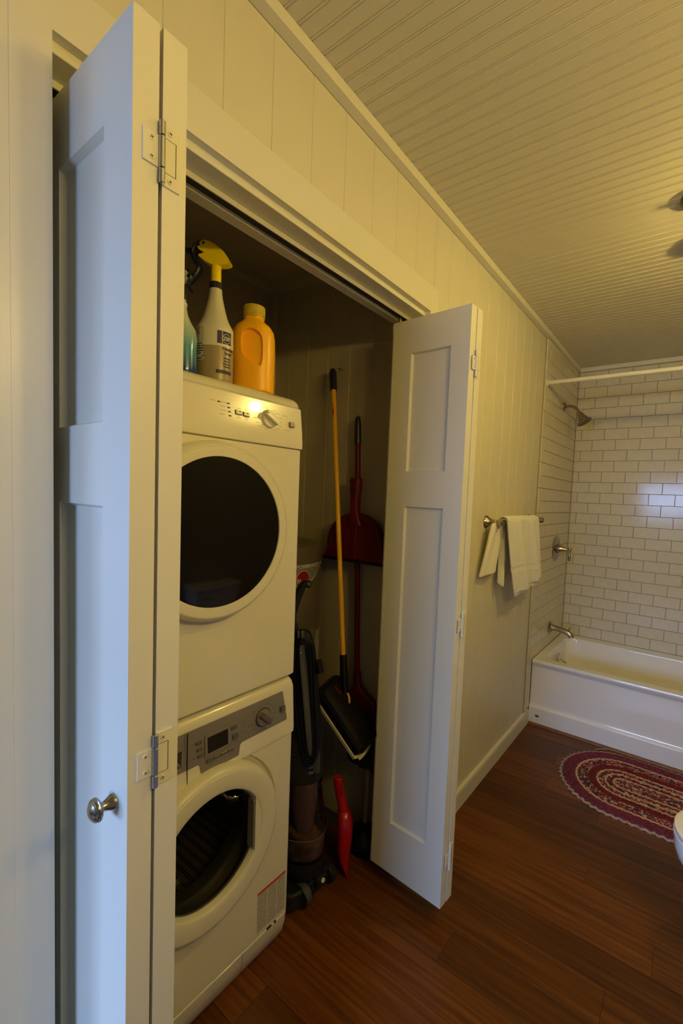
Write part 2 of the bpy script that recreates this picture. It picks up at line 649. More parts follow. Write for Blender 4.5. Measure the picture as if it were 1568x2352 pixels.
# ---- floor: stained boards laid across the room
fl = struct('floor', G().box(-1.45, XR + 0.1, -2.5, 3.8, -0.05, -0.0125), M['seam'])
for i in range(-9, 36):
    y1 = min(1.877 - 0.12 * i, 3.0)
    y0 = 1.877 - 0.12 * (i + 1)
    if y1 > 2.90:
        y1 = 2.90
    if y1 <= y0 or y0 < -2.45:
        continue
    rnd = random.Random(i * 17 + 3)
    xs = [-1.32 if y1 < 0 else (-0.90 if y1 < 1.50 else 0.0)]
    j = {0: 0.562, 4: 0.69, 9: -0.10}.get(i, rnd.uniform(-0.5, 1.4))
    cuts = sorted(t for t in (j - 1.7, j, j + 1.7) if xs[0] + 0.12 < t < XR - 0.1)
    xs += cuts + [XR]
    for a, b in zip(xs, xs[1:]):
        c = 0.0007
        L, W = b - a - 0.0008, y1 - y0 - 0.0008
        prof = [(-W / 2, -0.012), (W / 2, -0.012), (W / 2, -c), (W / 2 - c, 0), (-W / 2 + c, 0), (-W / 2, -c)]
        obj('floor_board', G().prism(prof, 'x', -L / 2, L / 2), M['floor'], fl, smooth=False, loc=((a + b) / 2, (y0 + y1) / 2, 0))

# ---- ceiling: beaded boards
ce = struct('ceiling', G().box(-1.45, XR + 0.1, -2.5, 3.8, H + 0.011, H + 0.08), M['backing'])
BP = 0.0397


def bead_prof(nb, w):
    pts = [(0.0, 0.010), (0.0, 0.0)]
    for k in range(nb):
        c = (k + 0.5) * BP
        pts += [(c - 0.0052, 0.0), (c - 0.0044, 0.0022), (c - 0.0030, 0.0022), (c - 0.0022, 0.0008), (c, 0.0), (c + 0.0022, 0.0008), (c + 0.0030, 0.0022), (c + 0.0044, 0.0022), (c + 0.0052, 0.0)]
    pts += [(w, 0.0), (w, 0.010)]
    return pts


struct('ceiling_added_hall', G().box(-1.33, -0.0005, YN, 0.06, H, H + 0.0105), M['lowbounce'])
first = None
y = 1.683 - BP / 2 - 2 * BP * 52
while y < 3.64:
    if first is None:
        first = obj('ceiling_board', G().prism(bead_prof(2, 2 * BP), 'x', 0.0, XR), M['ceil'], ce, smooth=False, loc=(0, y, H))
    else:
        c = first.copy()
        C.objects.link(c)
        c.parent = ce
        c.location = (0, y, H)
    y += 2 * BP

# ---- left wall: backing, tongue and groove planks, tiles past the shower line
gl = G()
gl.box(-0.12, -0.0125, 0.062, OY0 - 0.015, 0, H + 0.01)
gl.box(-0.12, -0.0125, OY1 + 0.015, 2.772, 0, H + 0.01)
gl.box(-0.12, -0.0125, OY0 - 0.015, OY1 + 0.015, 2.068, H + 0.01)
gl.box(-0.12, -0.0005, 2.772, 3.76, 0, H + 0.01)
wall_l = struct('wall_left', gl, M['backing'])


def plank(parent, w, z0, z1, face, at, along, mname='paint', t=0.012, ch=0.0026):
    """a board with eased edges, w wide along `along`, its face looking along `face`"""
    prof = [(0, -t), (w, -t), (w, -ch), (w - ch, 0), (ch, 0), (0, -ch)]
    vs, g = [], G()
    g.prism(prof, 'z', 0, z1 - z0)
    a, f = Vector(along), Vector(face)
    g.v = [tuple(a * p[0] + f * p[1] + Vector((0, 0, p[2]))) for p in g.v]
    return obj('plank', g, M[mname], parent, smooth=False, loc=(at[0], at[1], z0))


# planks over the closet opening, above the head casing
HC = 2.148
edges = [0.187] + [grv(k) for k in range(-2, 8) if grv(k) > 0.2] + [1.393]
for a, b in zip(edges, edges[1:]):
    plank(wall_l, b - a, HC, 2.412, (1, 0, 0), (0, a), (0, 1, 0), ch=0.0014)
edges = [1.393] + [grv(k) for k in range(8, 19) if grv(k) < 2.70] + [2.7685]
for a, b in zip(edges, edges[1:]):
    plank(wall_l, b - a, 0.0, 2.412, (1, 0, 0), (0, a), (0, 1, 0))


def tile_geo(w, h, t=0.009, c=0.0012):
    g = G()
    rings = []
    for (ins, d) in ((0, 0), (0, t - c), (c, t)):
        rings.append([(ins, d, ins), (w - ins, d, ins), (w - ins, d, h - ins), (ins, d, h - ins)])
    return g.loft(rings)


tcache = {}


def tile(parent, w, h, pos, side):
    key = (round(w, 4), round(h, 4))
    if key not in tcache:
        me = mesh('wall_tile', tile_geo(w, h), False)
        me.materials.append(M['tile'])
        tcache[key] = me
    o = bpy.data.objects.new('tile', tcache[key])
    C.objects.link(o)
    o.parent = parent
    o.location = pos
    j = lambda s: random.uniform(-s, s)
    # local: x along the wall, y outwards, z up
    o.rotation_euler = (j(0.0035), j(0.0008), {'back': PI, 'left': -PI / 2}[side] + j(0.0035))
    return o


ZR0, RP, TP, GAP = 2.3749, 0.0782, 0.1555, 0.0022
# back wall
wall_b = struct('wall_back', G().box(-0.02, XR + 0.12, YB + 0.0085, YB + 0.12, 0, H + 0.01), M['grout'])
for k in range(-1, 25):
    zt = ZR0 - k * RP
    zb = zt - RP
    if k == -1:
        zt = 2.412
    off = 0.058 if k % 2 else 0.058 + TP / 2
    xs = [0.013] + [off + TP * m for m in range(0, 11) if off + TP * m < XR - 0.02] + [XR]
    if k % 2 == 0 and xs[1] > TP:
        pass
    for a, b in zip(xs, xs[1:]):
        # the tile's own frame runs towards -x after the half turn
        tile(wall_b, b - a - GAP, zt - zb - GAP, (b - GAP / 2, YB + 0.009, zb + GAP / 2), 'back')
# left wall, in the tub alcove: bullnose strip, then courses
LX = 0.0035
gr = obj('grout', G().box(-0.0004, 0.0040, 2.772, YB + 0.006, 0.0, 2.412), M['grout'], wall_l, smooth=False)
for k in range(-1, 25):
    zt = ZR0 - k * RP
    zb = zt - RP
    if k == -1:
        zt = 2.412
    off = 2.822 + (0.105 if k % 2 else 0.105 - TP / 2)
    ys = [2.822] + [off + TP * m for m in range(0, 7) if 2.84 < off + TP * m < YB - 0.03] + [YB - 0.001]
    for a, b in zip(ys, ys[1:]):
        tile(wall_l, b - a - GAP, zt - zb - GAP, (LX, b - GAP / 2, zb + GAP / 2), 'left')
z = ZR0 - 5 * RP + 6 * RP * 1.0
zs = [2.412] + [ZR0 - (2 * m - 1) * RP for m in range(1, 16) if ZR0 - (2 * m - 1) * RP > 0.10] + [0.092]
for zt, zb in zip(zs, zs[1:]):
    tile(wall_l, 0.050 - GAP, zt - zb - GAP, (LX, 2.822 - GAP / 2, zb + GAP / 2), 'left')
for zt, zb in ((0.4199, 0.264), (0.264, 0.108)):
    tile(wall_l, 0.031 - GAP, zt - zb - GAP, (LX, 2.853 - GAP / 2, zb + GAP / 2), 'left')

# ---- right wall and the near wall with its window
struct('wall_right', G().box(XR, XR + 0.12, -2.5, 3.75, 0, H + 0.01), M['lowbounce'])
gn = G()
zlo, zhi = WINS[0][2], WINS[0][3]
for x0, x1 in ((-1.45, WINS[1][0]), (WINS[1][1], WINS[0][0]), (WINS[0][1], XR + 0.12)):
    gn.box(x0, x1, YN - 0.12, YN, 0, H + 0.01)
for x0, x1, _, _ in WINS:
    gn.box(x0, x1, YN - 0.12, YN, 0, zlo)
    gn.box(x0, x1, YN - 0.12, YN, zhi, H + 0.01)
struct('wall_near', gn, M['lowbounce'])
# unseen hall beyond the closet, added to let daylight in from the left
struct('wall_added_hall_left', G().box(-1.45, -1.33, YN, 0.06, 0, H + 0.01), M['lowbounce'])
struct('wall_added_hall_end', G().box(-1.33, -0.121, -0.02, 0.06, 0, H + 0.01), M['lowbounce'])
for k_, (x0, x1, z0, z1) in enumerate(WINS):
    win = struct('window_%d' % (k_ + 1), G().box(x0 - 0.07, x1 + 0.07, YN, YN + 0.018, z1, z1 + 0.08)
                 .box(x0 - 0.07, x0, YN, YN + 0.018, z0, z1).box(x1, x1 + 0.07, YN, YN + 0.018, z0, z1), M['doorpaint'], smooth=False)
    obj('sill', G().rbox(x0 - 0.08, x1 + 0.08, YN - 0.001, YN + 0.035, z0 - 0.025, z0), M['doorpaint'], win)
    zm = (z0 + z1) / 2
    for a, b in ((z0, zm), (zm, z1)):
        y0 = YN - 0.06 if a > z0 else YN - 0.035
        s_ = G().box(x0, x0 + 0.03, y0, y0 + 0.022, a, b).box(x1 - 0.03, x1, y0, y0 + 0.022, a, b)
        s_.box(x0 + 0.03, x1 - 0.03, y0, y0 + 0.022, a, a + 0.03).box(x0 + 0.03, x1 - 0.03, y0, y0 + 0.022, b - 0.03, b)
        so = obj('sash', s_, M['doorpaint'], win, smooth=False)
        obj('pane', G().box(x0 + 0.03, x1 - 0.03, y0 + 0.009, y0 + 0.013, a + 0.03, b - 0.03), M['pane'], so, smooth=False)

# ---- closet shell
wc = struct('wall_closet_back', G().box(CX - 0.08, CX - 0.012, CYL - 0.08, CYS + 0.08, 0, H), M['backing'])
ys = [CYL]
y = CYS - 0.072
lst = []
while y > CYL:
    lst.append(y)
    y -= 0.1225
ys = [CYL] + lst[::-1] + [CYS]
for a, b in zip(ys, ys[1:]):
    plank(wc, b - a, 0, CZ, (1, 0, 0), (CX, a), (0, 1, 0), 'closetshade')
wcs = struct('wall_closet_side', G().box(CX - 0.02, -0.121, CYS + 0.012, CYS + 0.08, 0, H), M['backing'])
xs = [CX] + [-0.302 - 0.1225 * k for k in range(4, -2, -1)] + [-0.121]
xs = sorted(set(round(x, 4) for x in xs if x >= CX))
for a, b in zip(xs, xs[1:]):
    if b - a > 0.02:
        plank(wcs, b - a, 0, CZ, (0, -1, 0), (a, CYS), (1, 0, 0), 'closetshade')
struct('wall_closet_left', G().box(CX, -0.121, CYL - 0.06, CYL, 0, H), M['closetshade'])
struct('ceiling_closet', G().box(CX, -0.121, CYL, CYS, CZ, CZ + 0.05), M['closetshade'])
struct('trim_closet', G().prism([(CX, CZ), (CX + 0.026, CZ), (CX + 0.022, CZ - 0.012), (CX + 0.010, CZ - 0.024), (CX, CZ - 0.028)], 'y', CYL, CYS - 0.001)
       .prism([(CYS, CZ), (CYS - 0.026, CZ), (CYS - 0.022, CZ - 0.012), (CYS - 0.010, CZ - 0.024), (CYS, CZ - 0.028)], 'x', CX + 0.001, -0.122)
       .prism([(CX, CYS), (CX + 0.022, CYS), (CX + 0.014, CYS - 0.014), (CX, CYS - 0.022)], 'z', 0, CZ - 0.028), M['closetshade'], smooth=False)

# ---- casings, jambs, crown, baseboard
B = 0.0012
struct('trim_1', G().prism([(0.187, 0), (OY0, 0), (OY0, 2.064), (OY1, 2.064), (OY1, 0), (1.393, 0), (1.393, HC), (0.187, HC)], 'x', -0.0124, 0.018), M['doorpaint'], smooth=False)
struct('trim_2', G().box(-0.0124, 0.0172, 0.062, 0.1869, 0, 2.412), M['doorpaint'], smooth=False)
hj = struct('trim_5', G().rbox(-0.135, -0.0004, OY0 - 0.014, OY1 + 0.014, 2.048, 2.0675, B, 1), M['doorpaint'], smooth=False)
struct('trim_6', G().rbox(-0.135, -0.0004, OY0 - 0.0148, OY0 + 0.005, 0, 2.0478, B, 1)
       .rbox(-0.135, -0.0004, OY1 - 0.005, OY1 + 0.0148, 0, 2.0478, B, 1), M['doorpaint'], smooth=False)
# sliding track for the folding doors, under the head jamb
tk = obj('track', G().box(-0.055, -0.052, OY0 + 0.006, OY1 - 0.006, 2.0365, 2.0478).box(-0.088, -0.085, OY0 + 0.006, OY1 - 0.006, 2.0365, 2.0478)
         .box(-0.085, -0.055, OY0 + 0.006, OY1 - 0.006, 2.0462, 2.0478), M['doorpaint'], hj, smooth=False)
obj('track_lining', G().box(-0.0849, -0.0551, OY0 + 0.007, OY1 - 0.007, 2.0448, 2.0461), M['seam'], tk, smooth=False)
struct('trim_7', G().rbox(0.0, 0.030, 0.062, YB - 0.001, 2.412, H, B, 1), M['crownp'], smooth=False)
struct('trim_8', G().rbox(0.0305, XR, YB - 0.028, YB + 0.008, 2.412, H, B, 1), M['crownp'], smooth=False)
struct('baseboard_left', G().prism([(0, 0), (0.015, 0), (0.015, 0.074), (0.012, 0.086), (0.006, 0.091), (0, 0.091)], 'y', 1.394, 2.851), M['doorpaint'], smooth=False)
struct('baseboard_right', G().prism([(XR, 0), (XR - 0.015, 0), (XR - 0.015, 0.078), (XR, 0.091)], 'y', -2.39, 2.85), M['doorpaint'], smooth=False)
struct('trim_9', G().prism([(YT, 0), (YT - 0.013, 0), (YT - 0.011, 0.008), (YT - 0.005, 0.012), (YT, 0.013)], 'x', 0.016, XR), M['woodtrim'], smooth=False)

# ---- the two pairs of folding closet doors
LW, LT = 0.2965, 0.0335
Z0, Z1 = 0.071, 2.016
PU0, PU1 = 0.078, 0.2305
PZ = ((0.256, 1.390), (1.508, 1.903))


def leaf(parent, p0, p1, nrm, near_last=True, u0=PU0, u1=PU1):
    """one leaf: p0 -> p1 along its width at the face, thickness away along nrm"""
    a, b = Vector((*p0, 0)), Vector((*p1, 0))
    u = (b - a).normalized()
    n = Vector((*nrm, 0))
    n = (n - u * n.dot(u)).normalized()
    T = Matrix(((u.x, n.x, 0, a.x), (u.y, n.y, 0, a.y), (0, 0, 1, 0), (0, 0, 0, 1)))
    g = G()
    w_ = (b - a).length
    # stiles and rails; the stiles' arrises eased
    g.box(0, u0, 0, LT, Z0, Z1, T=T)
    g.box(u1, w_, 0, LT, Z0, Z1, T=T)
    for z0, z1 in ((Z0, PZ[0][0]), (PZ[0][1], PZ[1][0]), (PZ[1][1], Z1)):
        g.box(u0, u1, 0.00005, LT - 0.00005, z0, z1, T=T)
    # bevelled sticking round each panel, on both faces
    o = obj('leaf', g, M['doorpaint'], parent, smooth=False)
    for z0, z1 in PZ:
        gp = G().box(u0 - 0.0001, u1 + 0.0001, 0.0095, LT - 0.0095, z0 - 0.0001, z1 + 0.0001, T=T)
        gs = G()
        for (n0, n1) in ((0.0004, 0.0095), (LT - 0.0004, LT - 0.0095)):
            i = 0.0045
            R0 = [(u0, n0, z0), (u1, n0, z0), (u1, n0, z1), (u0, n0, z1)]
            R1 = [(u0 + i, n1, z0 + i), (u1 - i, n1, z0 + i), (u1 - i, n1, z1 - i), (u0 + i, n1, z1 - i)]
            gs.loft([R0, R1], cap0=False, cap1=False, T=T)
        obj('panel', gp, M['doorpaint'], o, smooth=False)
        obj('molding', gs, M['doorpaint'], o, smooth=False)
    return o, T


def hinge(parent, x, ya, yb, zc, h, painted=True, out=0.0):
    """non-mortise hinge lying on the two edges that face the room; barrel between them at y = (ya+yb)/2"""
    yc = (ya + yb) / 2
    q = h / 2
    m_ = M['doorpaint']
    g = G()
    # outer plate: a C shape on the far leaf, inner plate on the near leaf
    g.rbox(x, x + 0.0024, yc + 0.002, yc + 0.026, zc - q, zc + q, 0.0005, 1)
    ho = obj('hinge', g, m_, parent, smooth=False)
    g2 = G().rbox(x, x + 0.0024, yc - 0.024, yc - 0.002, zc - q * 0.52, zc + q * 0.52, 0.0005, 1)
    obj('inner_plate', g2, m_, ho, smooth=False)
    # window line of the outer plate, where the inner one nests when the doors shut
    g3 = G().box(x + 0.0024, x + 0.0027, yc + 0.0195, yc + 0.0203, zc - q * 0.55, zc + q * 0.55)
    g3.box(x + 0.0024, x + 0.0027, yc + 0.004, yc + 0.0203, zc + q * 0.55, zc + q * 0.562).box(x + 0.0024, x + 0.0027, yc + 0.004, yc + 0.0203, zc - q * 0.562, zc - q * 0.55)
    obj('groove', g3, M['seam'], ho, smooth=False)
    gb = G()
    for a, b in ((-1, -0.53), (-0.51, 0.51), (0.53, 1)):
        gb.lathe([(0.0034, 0), (0.0040, 0.0006), (0.0040, (b - a) * q - 0.0006), (0.0034, (b - a) * q)], (x + 0.0045, yc, zc + a * q), n=14)
    obj('barrel', gb, M['steel'] if not painted else m_, ho)
    for dy, dz in ((0.012, 0.78), (0.012, -0.78), (-0.013, 0.3), (-0.013, -0.3)):
        gs = G().lathe([(0.0036, 0), (0.0034, 0.0009), (0.0, 0.0013)], (x + 0.0024, yc + dy, zc + dz * q), (1, 0, 0), n=12, cap1=False)
        so = obj('screw', gs, m_, ho)
        gx = G()
        for r in (0.4, 0.4 + PI / 2):
            T = Matrix.Translation((x + 0.0036, yc + dy, zc + dz * q)) @ Matrix.Rotation(r, 4, 'X')
            gx.box(0, 0.0002, -0.0022, 0.0022, -0.0004, 0.0004, T=T)
        # cross slot, joined into the screw
        me = so.data
        me.materials.append(M['seam'])
        bm = bmesh.new()
        bm.from_mesh(me)
        o_ = [bm.verts.new(p) for p in gx.v]
        for f in gx.f:
            nf = bm.faces.new([o_[i] for i in f])
            nf.material_index = 1
        bm.to_mesh(me)
        bm.free()
    return ho


# right pair, door_2: the leaf that faces us and the one folded behind it
d2 = bpy.data.objects.new('door_2', None)
C.objects.link(d2)
d2['kind'] = 'structure'
d2['label'] = 'folded right pair of white panelled closet doors'
d2['category'] = 'door'
leaf(d2, (-0.0825, 1.2705), (0.2135, 1.2525), (0, 1))
leaf(d2, (-0.0790, 1.3065), (0.2170, 1.2900), (0, 1))
for zc in (1.845, 1.02, 0.229):

    hinge(d2, 0.2172, 1.27, 1.3065, zc, 0.082)
obj('pivot_pin', G().lathe([(0.004, 0), (0.004, 0.026)], (-0.068, 1.286, Z1)), M['steel'], d2)
# left pair, door_1
d1 = bpy.data.objects.new('door_1', None)
C.objects.link(d1)
d1['kind'] = 'structure'
d1['label'] = 'folded left pair of white panelled closet doors'
d1['category'] = 'door'
lf, _ = leaf(d1, (-0.0915, 0.2600), (0.205, 0.2600), (0, 1), u0=0.0655, u1=0.2185)
leaf(d1, (-0.0915, 0.2985), (0.205, 0.2985), (0, 1), u0=0.0655, u1=0.2185)
for zc in (1.858, 1.030, 0.20):
    hinge(d1, 0.205, 0.2775, 0.3145, zc, 0.078, painted=False)
obj('pivot_pin', G().lathe([(0.004, 0), (0.004, 0.026)], (-0.068, 0.277, Z1)), M['steel'], d1)
kn = G().lathe([(0.0, 0.0), (0.0115, 0.0), (0.0115, 0.003), (0.0098, 0.006), (0.0075, 0.011), (0.0064, 0.016), (0.0072, 0.0185), (0.0140, 0.0200), (0.0160, 0.0215), (0.0164, 0.0235),
                (0.0150, 0.0245), (0.0150, 0.0255), (0.0157, 0.0262), (0.0150, 0.0278), (0.0132, 0.0286), (0.0128, 0.0296), (0.009, 0.0318), (0.0045, 0.0330), (0.0, 0.0333)],
               (0.168, 0.2600, 0.972), (0, -1, 0), n=40, cap0=False, cap1=False)
obj('door_knob', kn, M['nickel_knob'] if 'nickel_knob' in M else M['nickel'], lf)


# ================================================================== washer and dryer
AY0, AY1 = 0.3265, 0.9235
XF, XK = -0.155, -0.755


def rr_xy(x0, x1, y0, y1, r, n=5):
    pts = []
    for cx, cy, a in ((x1 - r, y1 - r, 0), (x0 + r, y1 - r, PI / 2), (x0 + r, y0 + r, PI), (x1 - r, y0 + r, 3 * PI / 2)):
        for i in range(n + 1):
            t = a + PI / 2 * i / n
            pts.append((cx + r * math.cos(t), cy + r * math.sin(t)))
    return pts


def column_body(g, x0, x1, y0, y1, levels, r=0.014, mi=0):
    """a rounded upright body; levels = [(z, front_x, inset)]"""
    rings = []
    for z, fx, ins in levels:
        rings.append([(p[0], p[1], z) for p in rr_xy(x0 + ins, fx, y0 + ins, y1 - ins, r)])
    return g.loft(rings, mi)


# ---- dryer
dry = thing('dryer', 'white front-loading dryer with black round window, stacked on the washer', 'dryer', (-0.45, 0.625, 0.868))
inv = lambda t: (-t.location.x, -t.location.y, -t.location.z)


def sub(name, g, m, parent, root=None, **kw):
    """a part modelled in world coordinates under an Empty that stands elsewhere"""
    o = obj(name, g, m, parent, **kw)
    t = root if root is not None else (parent if parent.type == 'EMPTY' else None)
    if t is not None and parent == t:
        o.location = inv(t)
    return o


g = column_body(G(), XK, XF, AY0, AY1, [(0.868, XF - 0.006, 0.006), (0.872, XF - 0.001, 0.001), (0.876, XF, 0), (1.545, XF, 0), (1.5465, XF - 0.003, 0.003)])
body = sub('body', g, M['enamel'], dry)
g = column_body(G(), XK, XF, AY0 - 0.001, AY1 + 0.002, [(1.5465, XF - 0.002, 0.004), (1.549, XF + 0.006, 0), (1.56, XF + 0.007, 0), (1.60, XF + 0.004, 0), (1.664, XF - 0.0045, 0), (1.6675, XF - 0.008, 0.003)])
cons = sub('control_panel', g, M['enamel'], dry)
g = column_body(G(), XK, XF, AY0, AY1 + 0.001, [(1.6675, XF - 0.010, 0.004), (1.670, XF - 0.0075, 0.0005), (1.682, XF - 0.013, 0.001), (1.692, XF - 0.024, 0.004), (1.698, XF - 0.042, 0.012), (1.700, XF - 0.062, 0.024)], r=0.02)
sub('top', g, M['enamel'], dry)
DZ, DYc = 1.317, 0.628
px = lambda prof: [(r, h) for r, h in prof]
# round door: bulged ring, creased, with the smoked window set in
g = G().lathe([(0.221, 0.001), (0.221, 0.010), (0.219, 0.022), (0.214, 0.032), (0.208, 0.037), (0.2062, 0.0372), (0.2056, 0.0362), (0.205, 0.0372), (0.196, 0.0380), (0.1835, 0.0380), (0.1825, 0.0370), (0.182, 0.034)],
              (XF, DYc, DZ), (1, 0, 0), n=96, cap1=False, cap0=False)
dr = sub('door', g, M['enamel'], dry)
g = G().lathe([(0.1822, 0.0345), (0.170, 0.0352), (0.12, 0.0366), (0.06, 0.0374), (0.0, 0.0376)], (XF, DYc, DZ), (1, 0, 0), n=96, cap0=False, cap1=False)
obj('window', g, M['glassblk'], dr)


def face_x(z):
    """front of the dryer's control panel at height z"""
    if z < 1.60:
        return XF + 0.007 - (z - 1.56) / 0.04 * 0.003
    return XF + 0.004 - (z - 1.60) / 0.064 * 0.0085


nrm = Vector((0.064, 0, 0.0085)).normalized()
TL = lambda y, z, d=0.0: (face_x(z) + nrm.x * d, y, z + nrm.z * d)
QT = Matrix(((nrm.x, 0, -nrm.z, 0), (0, 1, 0, 0), (nrm.z, 0, nrm.x, 0), (0, 0, 0, 1)))   # local x = outward, y = along, z = up the slope


def onface(y, z):
    y, z = y - 0.010, z - 0.002
    p = TL(y, z)
    return Matrix.Translation(p) @ QT


def knob(name, y, z, r, parent, m1, m2, off, ang=0.5, T=None):
    T = T or onface(y, z)
    g = G().lathe([(r, 0), (r, 0.003), (r * 0.93, 0.0065), (r * 0.9, 0.007), (0, 0.007)], (0, 0, 0), (1, 0, 0), n=40, cap0=False, cap1=False)
    g.v = [tuple(T @ Vector(p)) for p in g.v]
    o = sub(name, g, m1, parent)
    R_ = T @ Matrix.Rotation(ang, 4, 'X')
    gg = G().rbox(0.0065, 0.020, -r * 0.93, r * 0.98, -r * 0.28, r * 0.28, 0.002, 2, T=R_)
    h = obj('grip', gg, m2, o)
    gg = G().box(0.020, 0.0203, r * 0.72, r * 0.92, -r * 0.06, r * 0.06, T=R_)
    obj('pointer', gg, M['seam'], o, smooth=False)
    return o


knob('dial', 0.803, 1.6195, 0.025, dry, M['plasticw'], M['plasticw'], 0, ang=2.6)
for y, z in ((0.648, 1.637), (0.675, 1.637), (0.676, 1.627), (0.677, 1.617), (0.678, 1.607)):
    sub('indicator', G().rbox(0, 0.0006, -0.0040, 0.0040, -0.0014, 0.0014, 0.0002, 1, T=onface(y, z)), M['seam'], dry)
for y, z in ((0.704, 1.6195), (0.7275, 1.6185)):
    b_ = sub('button', G().rbox(0, 0.0045, -0.0088, 0.0088, -0.0052, 0.0052, 0.0014, 2, T=onface(y, z)), M['plasticw'], dry)
    obj('button_rim', G().rbox(0, 0.0012, -0.0098, 0.0098, -0.0062, 0.0062, 0.0004, 1, T=onface(y, z)), M['seam'], b_)
    obj('indicator', G().box(0.0045, 0.0048, -0.001, 0.0046, 0.0012, 0.0030, T=onface(y, z)), M['seam'], b_)
sub('button', G().rbox(0, 0.0075, -0.0085, 0.0085, -0.0075, 0.0075, 0.0018, 2, T=onface(0.884, 1.6155)), M['silver'], dry)
# small print round the dial and lamps: too fine to read, laid as short strokes
g = G()
rr = random.Random(3)
marks = []
for a in range(14):
    t = math.radians(115 - a * 24)
    marks.append((0.803 + 0.037 * math.cos(t) + (0.006 if math.cos(t) > 0 else -0.006), 1.6195 + 0.029 * math.sin(t), rr.uniform(0.007, 0.017)))
for y, z in ((0.634, 1.6375), (0.663, 1.6375), (0.662, 1.6275), (0.661, 1.6175), (0.658, 1.6075)):
    marks.append((y - 0.003, z, 0.016))
for y in (0.704, 0.7275):
    marks += [(y, 1.6105, 0.009), (y, 1.6060, 0.011), (y + 0.002, 1.6305, 0.012)]
marks += [(0.862, 1.6375, 0.018), (0.866, 1.598, 0.019), (0.782, 1.6010, 0.016)]
for y, z, wd in marks:
    x = -wd / 2
    while x < wd / 2:
        s_ = rr.uniform(0.0008, 0.0019)
        g.box(0, 0.00015, x, x + s_, -0.0007, 0.0007, T=onface(y, z))
        x += s_ + 0.0005
p_ = sub('lettering', g, M['inkgrey'], dry, smooth=False)
p_['kind'] = 'stuff'

# ---- washer
was = thing('washer', 'white front-loading washer with silver control panel under the dryer', 'washing machine', (-0.45, 0.625, 0))
g = column_body(G(), XK, XF, AY0, AY1, [(0.105, XF - 0.003, 0.002), (0.108, XF, 0), (0.686, XF, 0), (0.6875, XF - 0.002, 0.002)])
wb_ = sub('body', g, M['enamel'], was)
WZ, WY = 0.500, 0.630
wb_.location = (0, 0, 0)
wb_.parent = None
cut(wb_, G().lathe([(0.228, -0.50), (0.228, 0.05)], (XF, WY, WZ), (1, 0, 0), n=72))
wb_.parent = was
wb_.location = inv(was)
# shallow saucer pressed round the door
sub('rim', G().lathe([(0.194, -0.010), (0.2215, -0.009), (0.2255, -0.005), (0.2270, 0.0008), (0.2285, 0.0014), (0.2300, 0.0004)], (XF, WY, WZ), (1, 0, 0), n=96, cap0=False, cap1=False), M['enamel'], was)
g = column_body(G(), XK, XF, AY0 + 0.002, AY1 - 0.002, [(0.004, XF - 0.030, 0.004), (0.035, XF - 0.012, 0.0), (0.070, XF - 0.002, 0), (0.102, XF + 0.001, 0), (0.104, XF - 0.002, 0.003)])
kp = sub('kick_panel', g, M['enamel'], was)
obj('joint', G().prism([(XF - 0.0137, 0.033), (XF - 0.0025, 0.069), (XF + 0.0003, 0.1015), (XF + 0.0013, 0.1015), (XF - 0.0015, 0.070), (XF - 0.0117, 0.035)], 'y', 0.7505, 0.7514), M['seam'], kp, smooth=False)
obj('slot', G().box(XF - 0.004, XF + 0.0016, 0.838, 0.856, 0.1005, 0.1045).box(XF - 0.004, XF + 0.0016, 0.866, 0.874, 0.1005, 0.1045), M['seam'], kp, smooth=False)
g = column_body(G(), XK, XF, AY0 - 0.001, AY1 + 0.003, [(0.6875, XF, 0.004), (0.690, XF + 0.005, 0), (0.705, XF + 0.006, 0), (0.830, XF - 0.002, 0), (0.846, XF - 0.008, 0.002), (0.858, XF - 0.020, 0.008), (0.8645, XF - 0.045, 0.02)])
wc_ = sub('console', g, M['enamel'], was)


def wface(z):
    return XF + 0.006 - (z - 0.705) / 0.125 * 0.008


def WT(y, z, d=0.0):
    n_ = Vector((0.125, 0, 0.008)).normalized()
    q = Matrix(((n_.x, 0, -n_.z, 0), (0, 1, 0, 0), (n_.z, 0, n_.x, 0), (0, 0, 0, 1)))
    return Matrix.Translation((wface(z) + n_.x * d, y, z)) @ q


# silver fascia in two pieces (drawer front and control fascia), standing 1.5 mm proud
def fascia(poly, d=0.0018):
    g = G()
    g.prism([(p[0], p[1]) for p in poly], 'x', 0, d, bev=0.0005, seg=1)
    g.v = [(wface(v[2]) + v[0] - 0.0002, v[1], v[2]) for v in g.v]
    return g


def arc(cx, cy, r, a0, a1, n=4):
    return [(cx + r * math.cos(math.radians(a0 + (a1 - a0) * i / n)), cy + r * math.sin(math.radians(a0 + (a1 - a0) * i / n))) for i in range(n + 1)]


poly = [(0.5675, 0.829), (0.5675, 0.7365), (0.594, 0.7365)] + arc(0.606, 0.712, 0.005, 180, 270)[0:0] + [(0.600, 0.733), (0.603, 0.714)] + arc(0.609, 0.712, 0.005, 190, 270) + arc(0.712, 0.712, 0.005, 270, 350) + [(0.721, 0.733), (0.727, 0.738)] + arc(0.884, 0.744, 0.006, 270, 350) + [(0.875, 0.829)]
sub('control_fascia', fascia(poly), M['silver'], was)
dw = sub('detergent_drawer', fascia([(0.335, 0.829), (0.335, 0.737), (0.5655, 0.737), (0.5655, 0.829)]), M['silver'], was)
cup = G().box(wface(0.76) - 0.0005, wface(0.76) + 0.0026, 0.455, 0.552, 0.751, 0.795)
obj('recess', G().prism([(0.46, 0.752), (0.551, 0.752), (0.553, 0.790), (0.47, 0.790)], 'x', wface(0.76) - 0.004, wface(0.76) + 0.0022), M['seam'], dw, smooth=False)
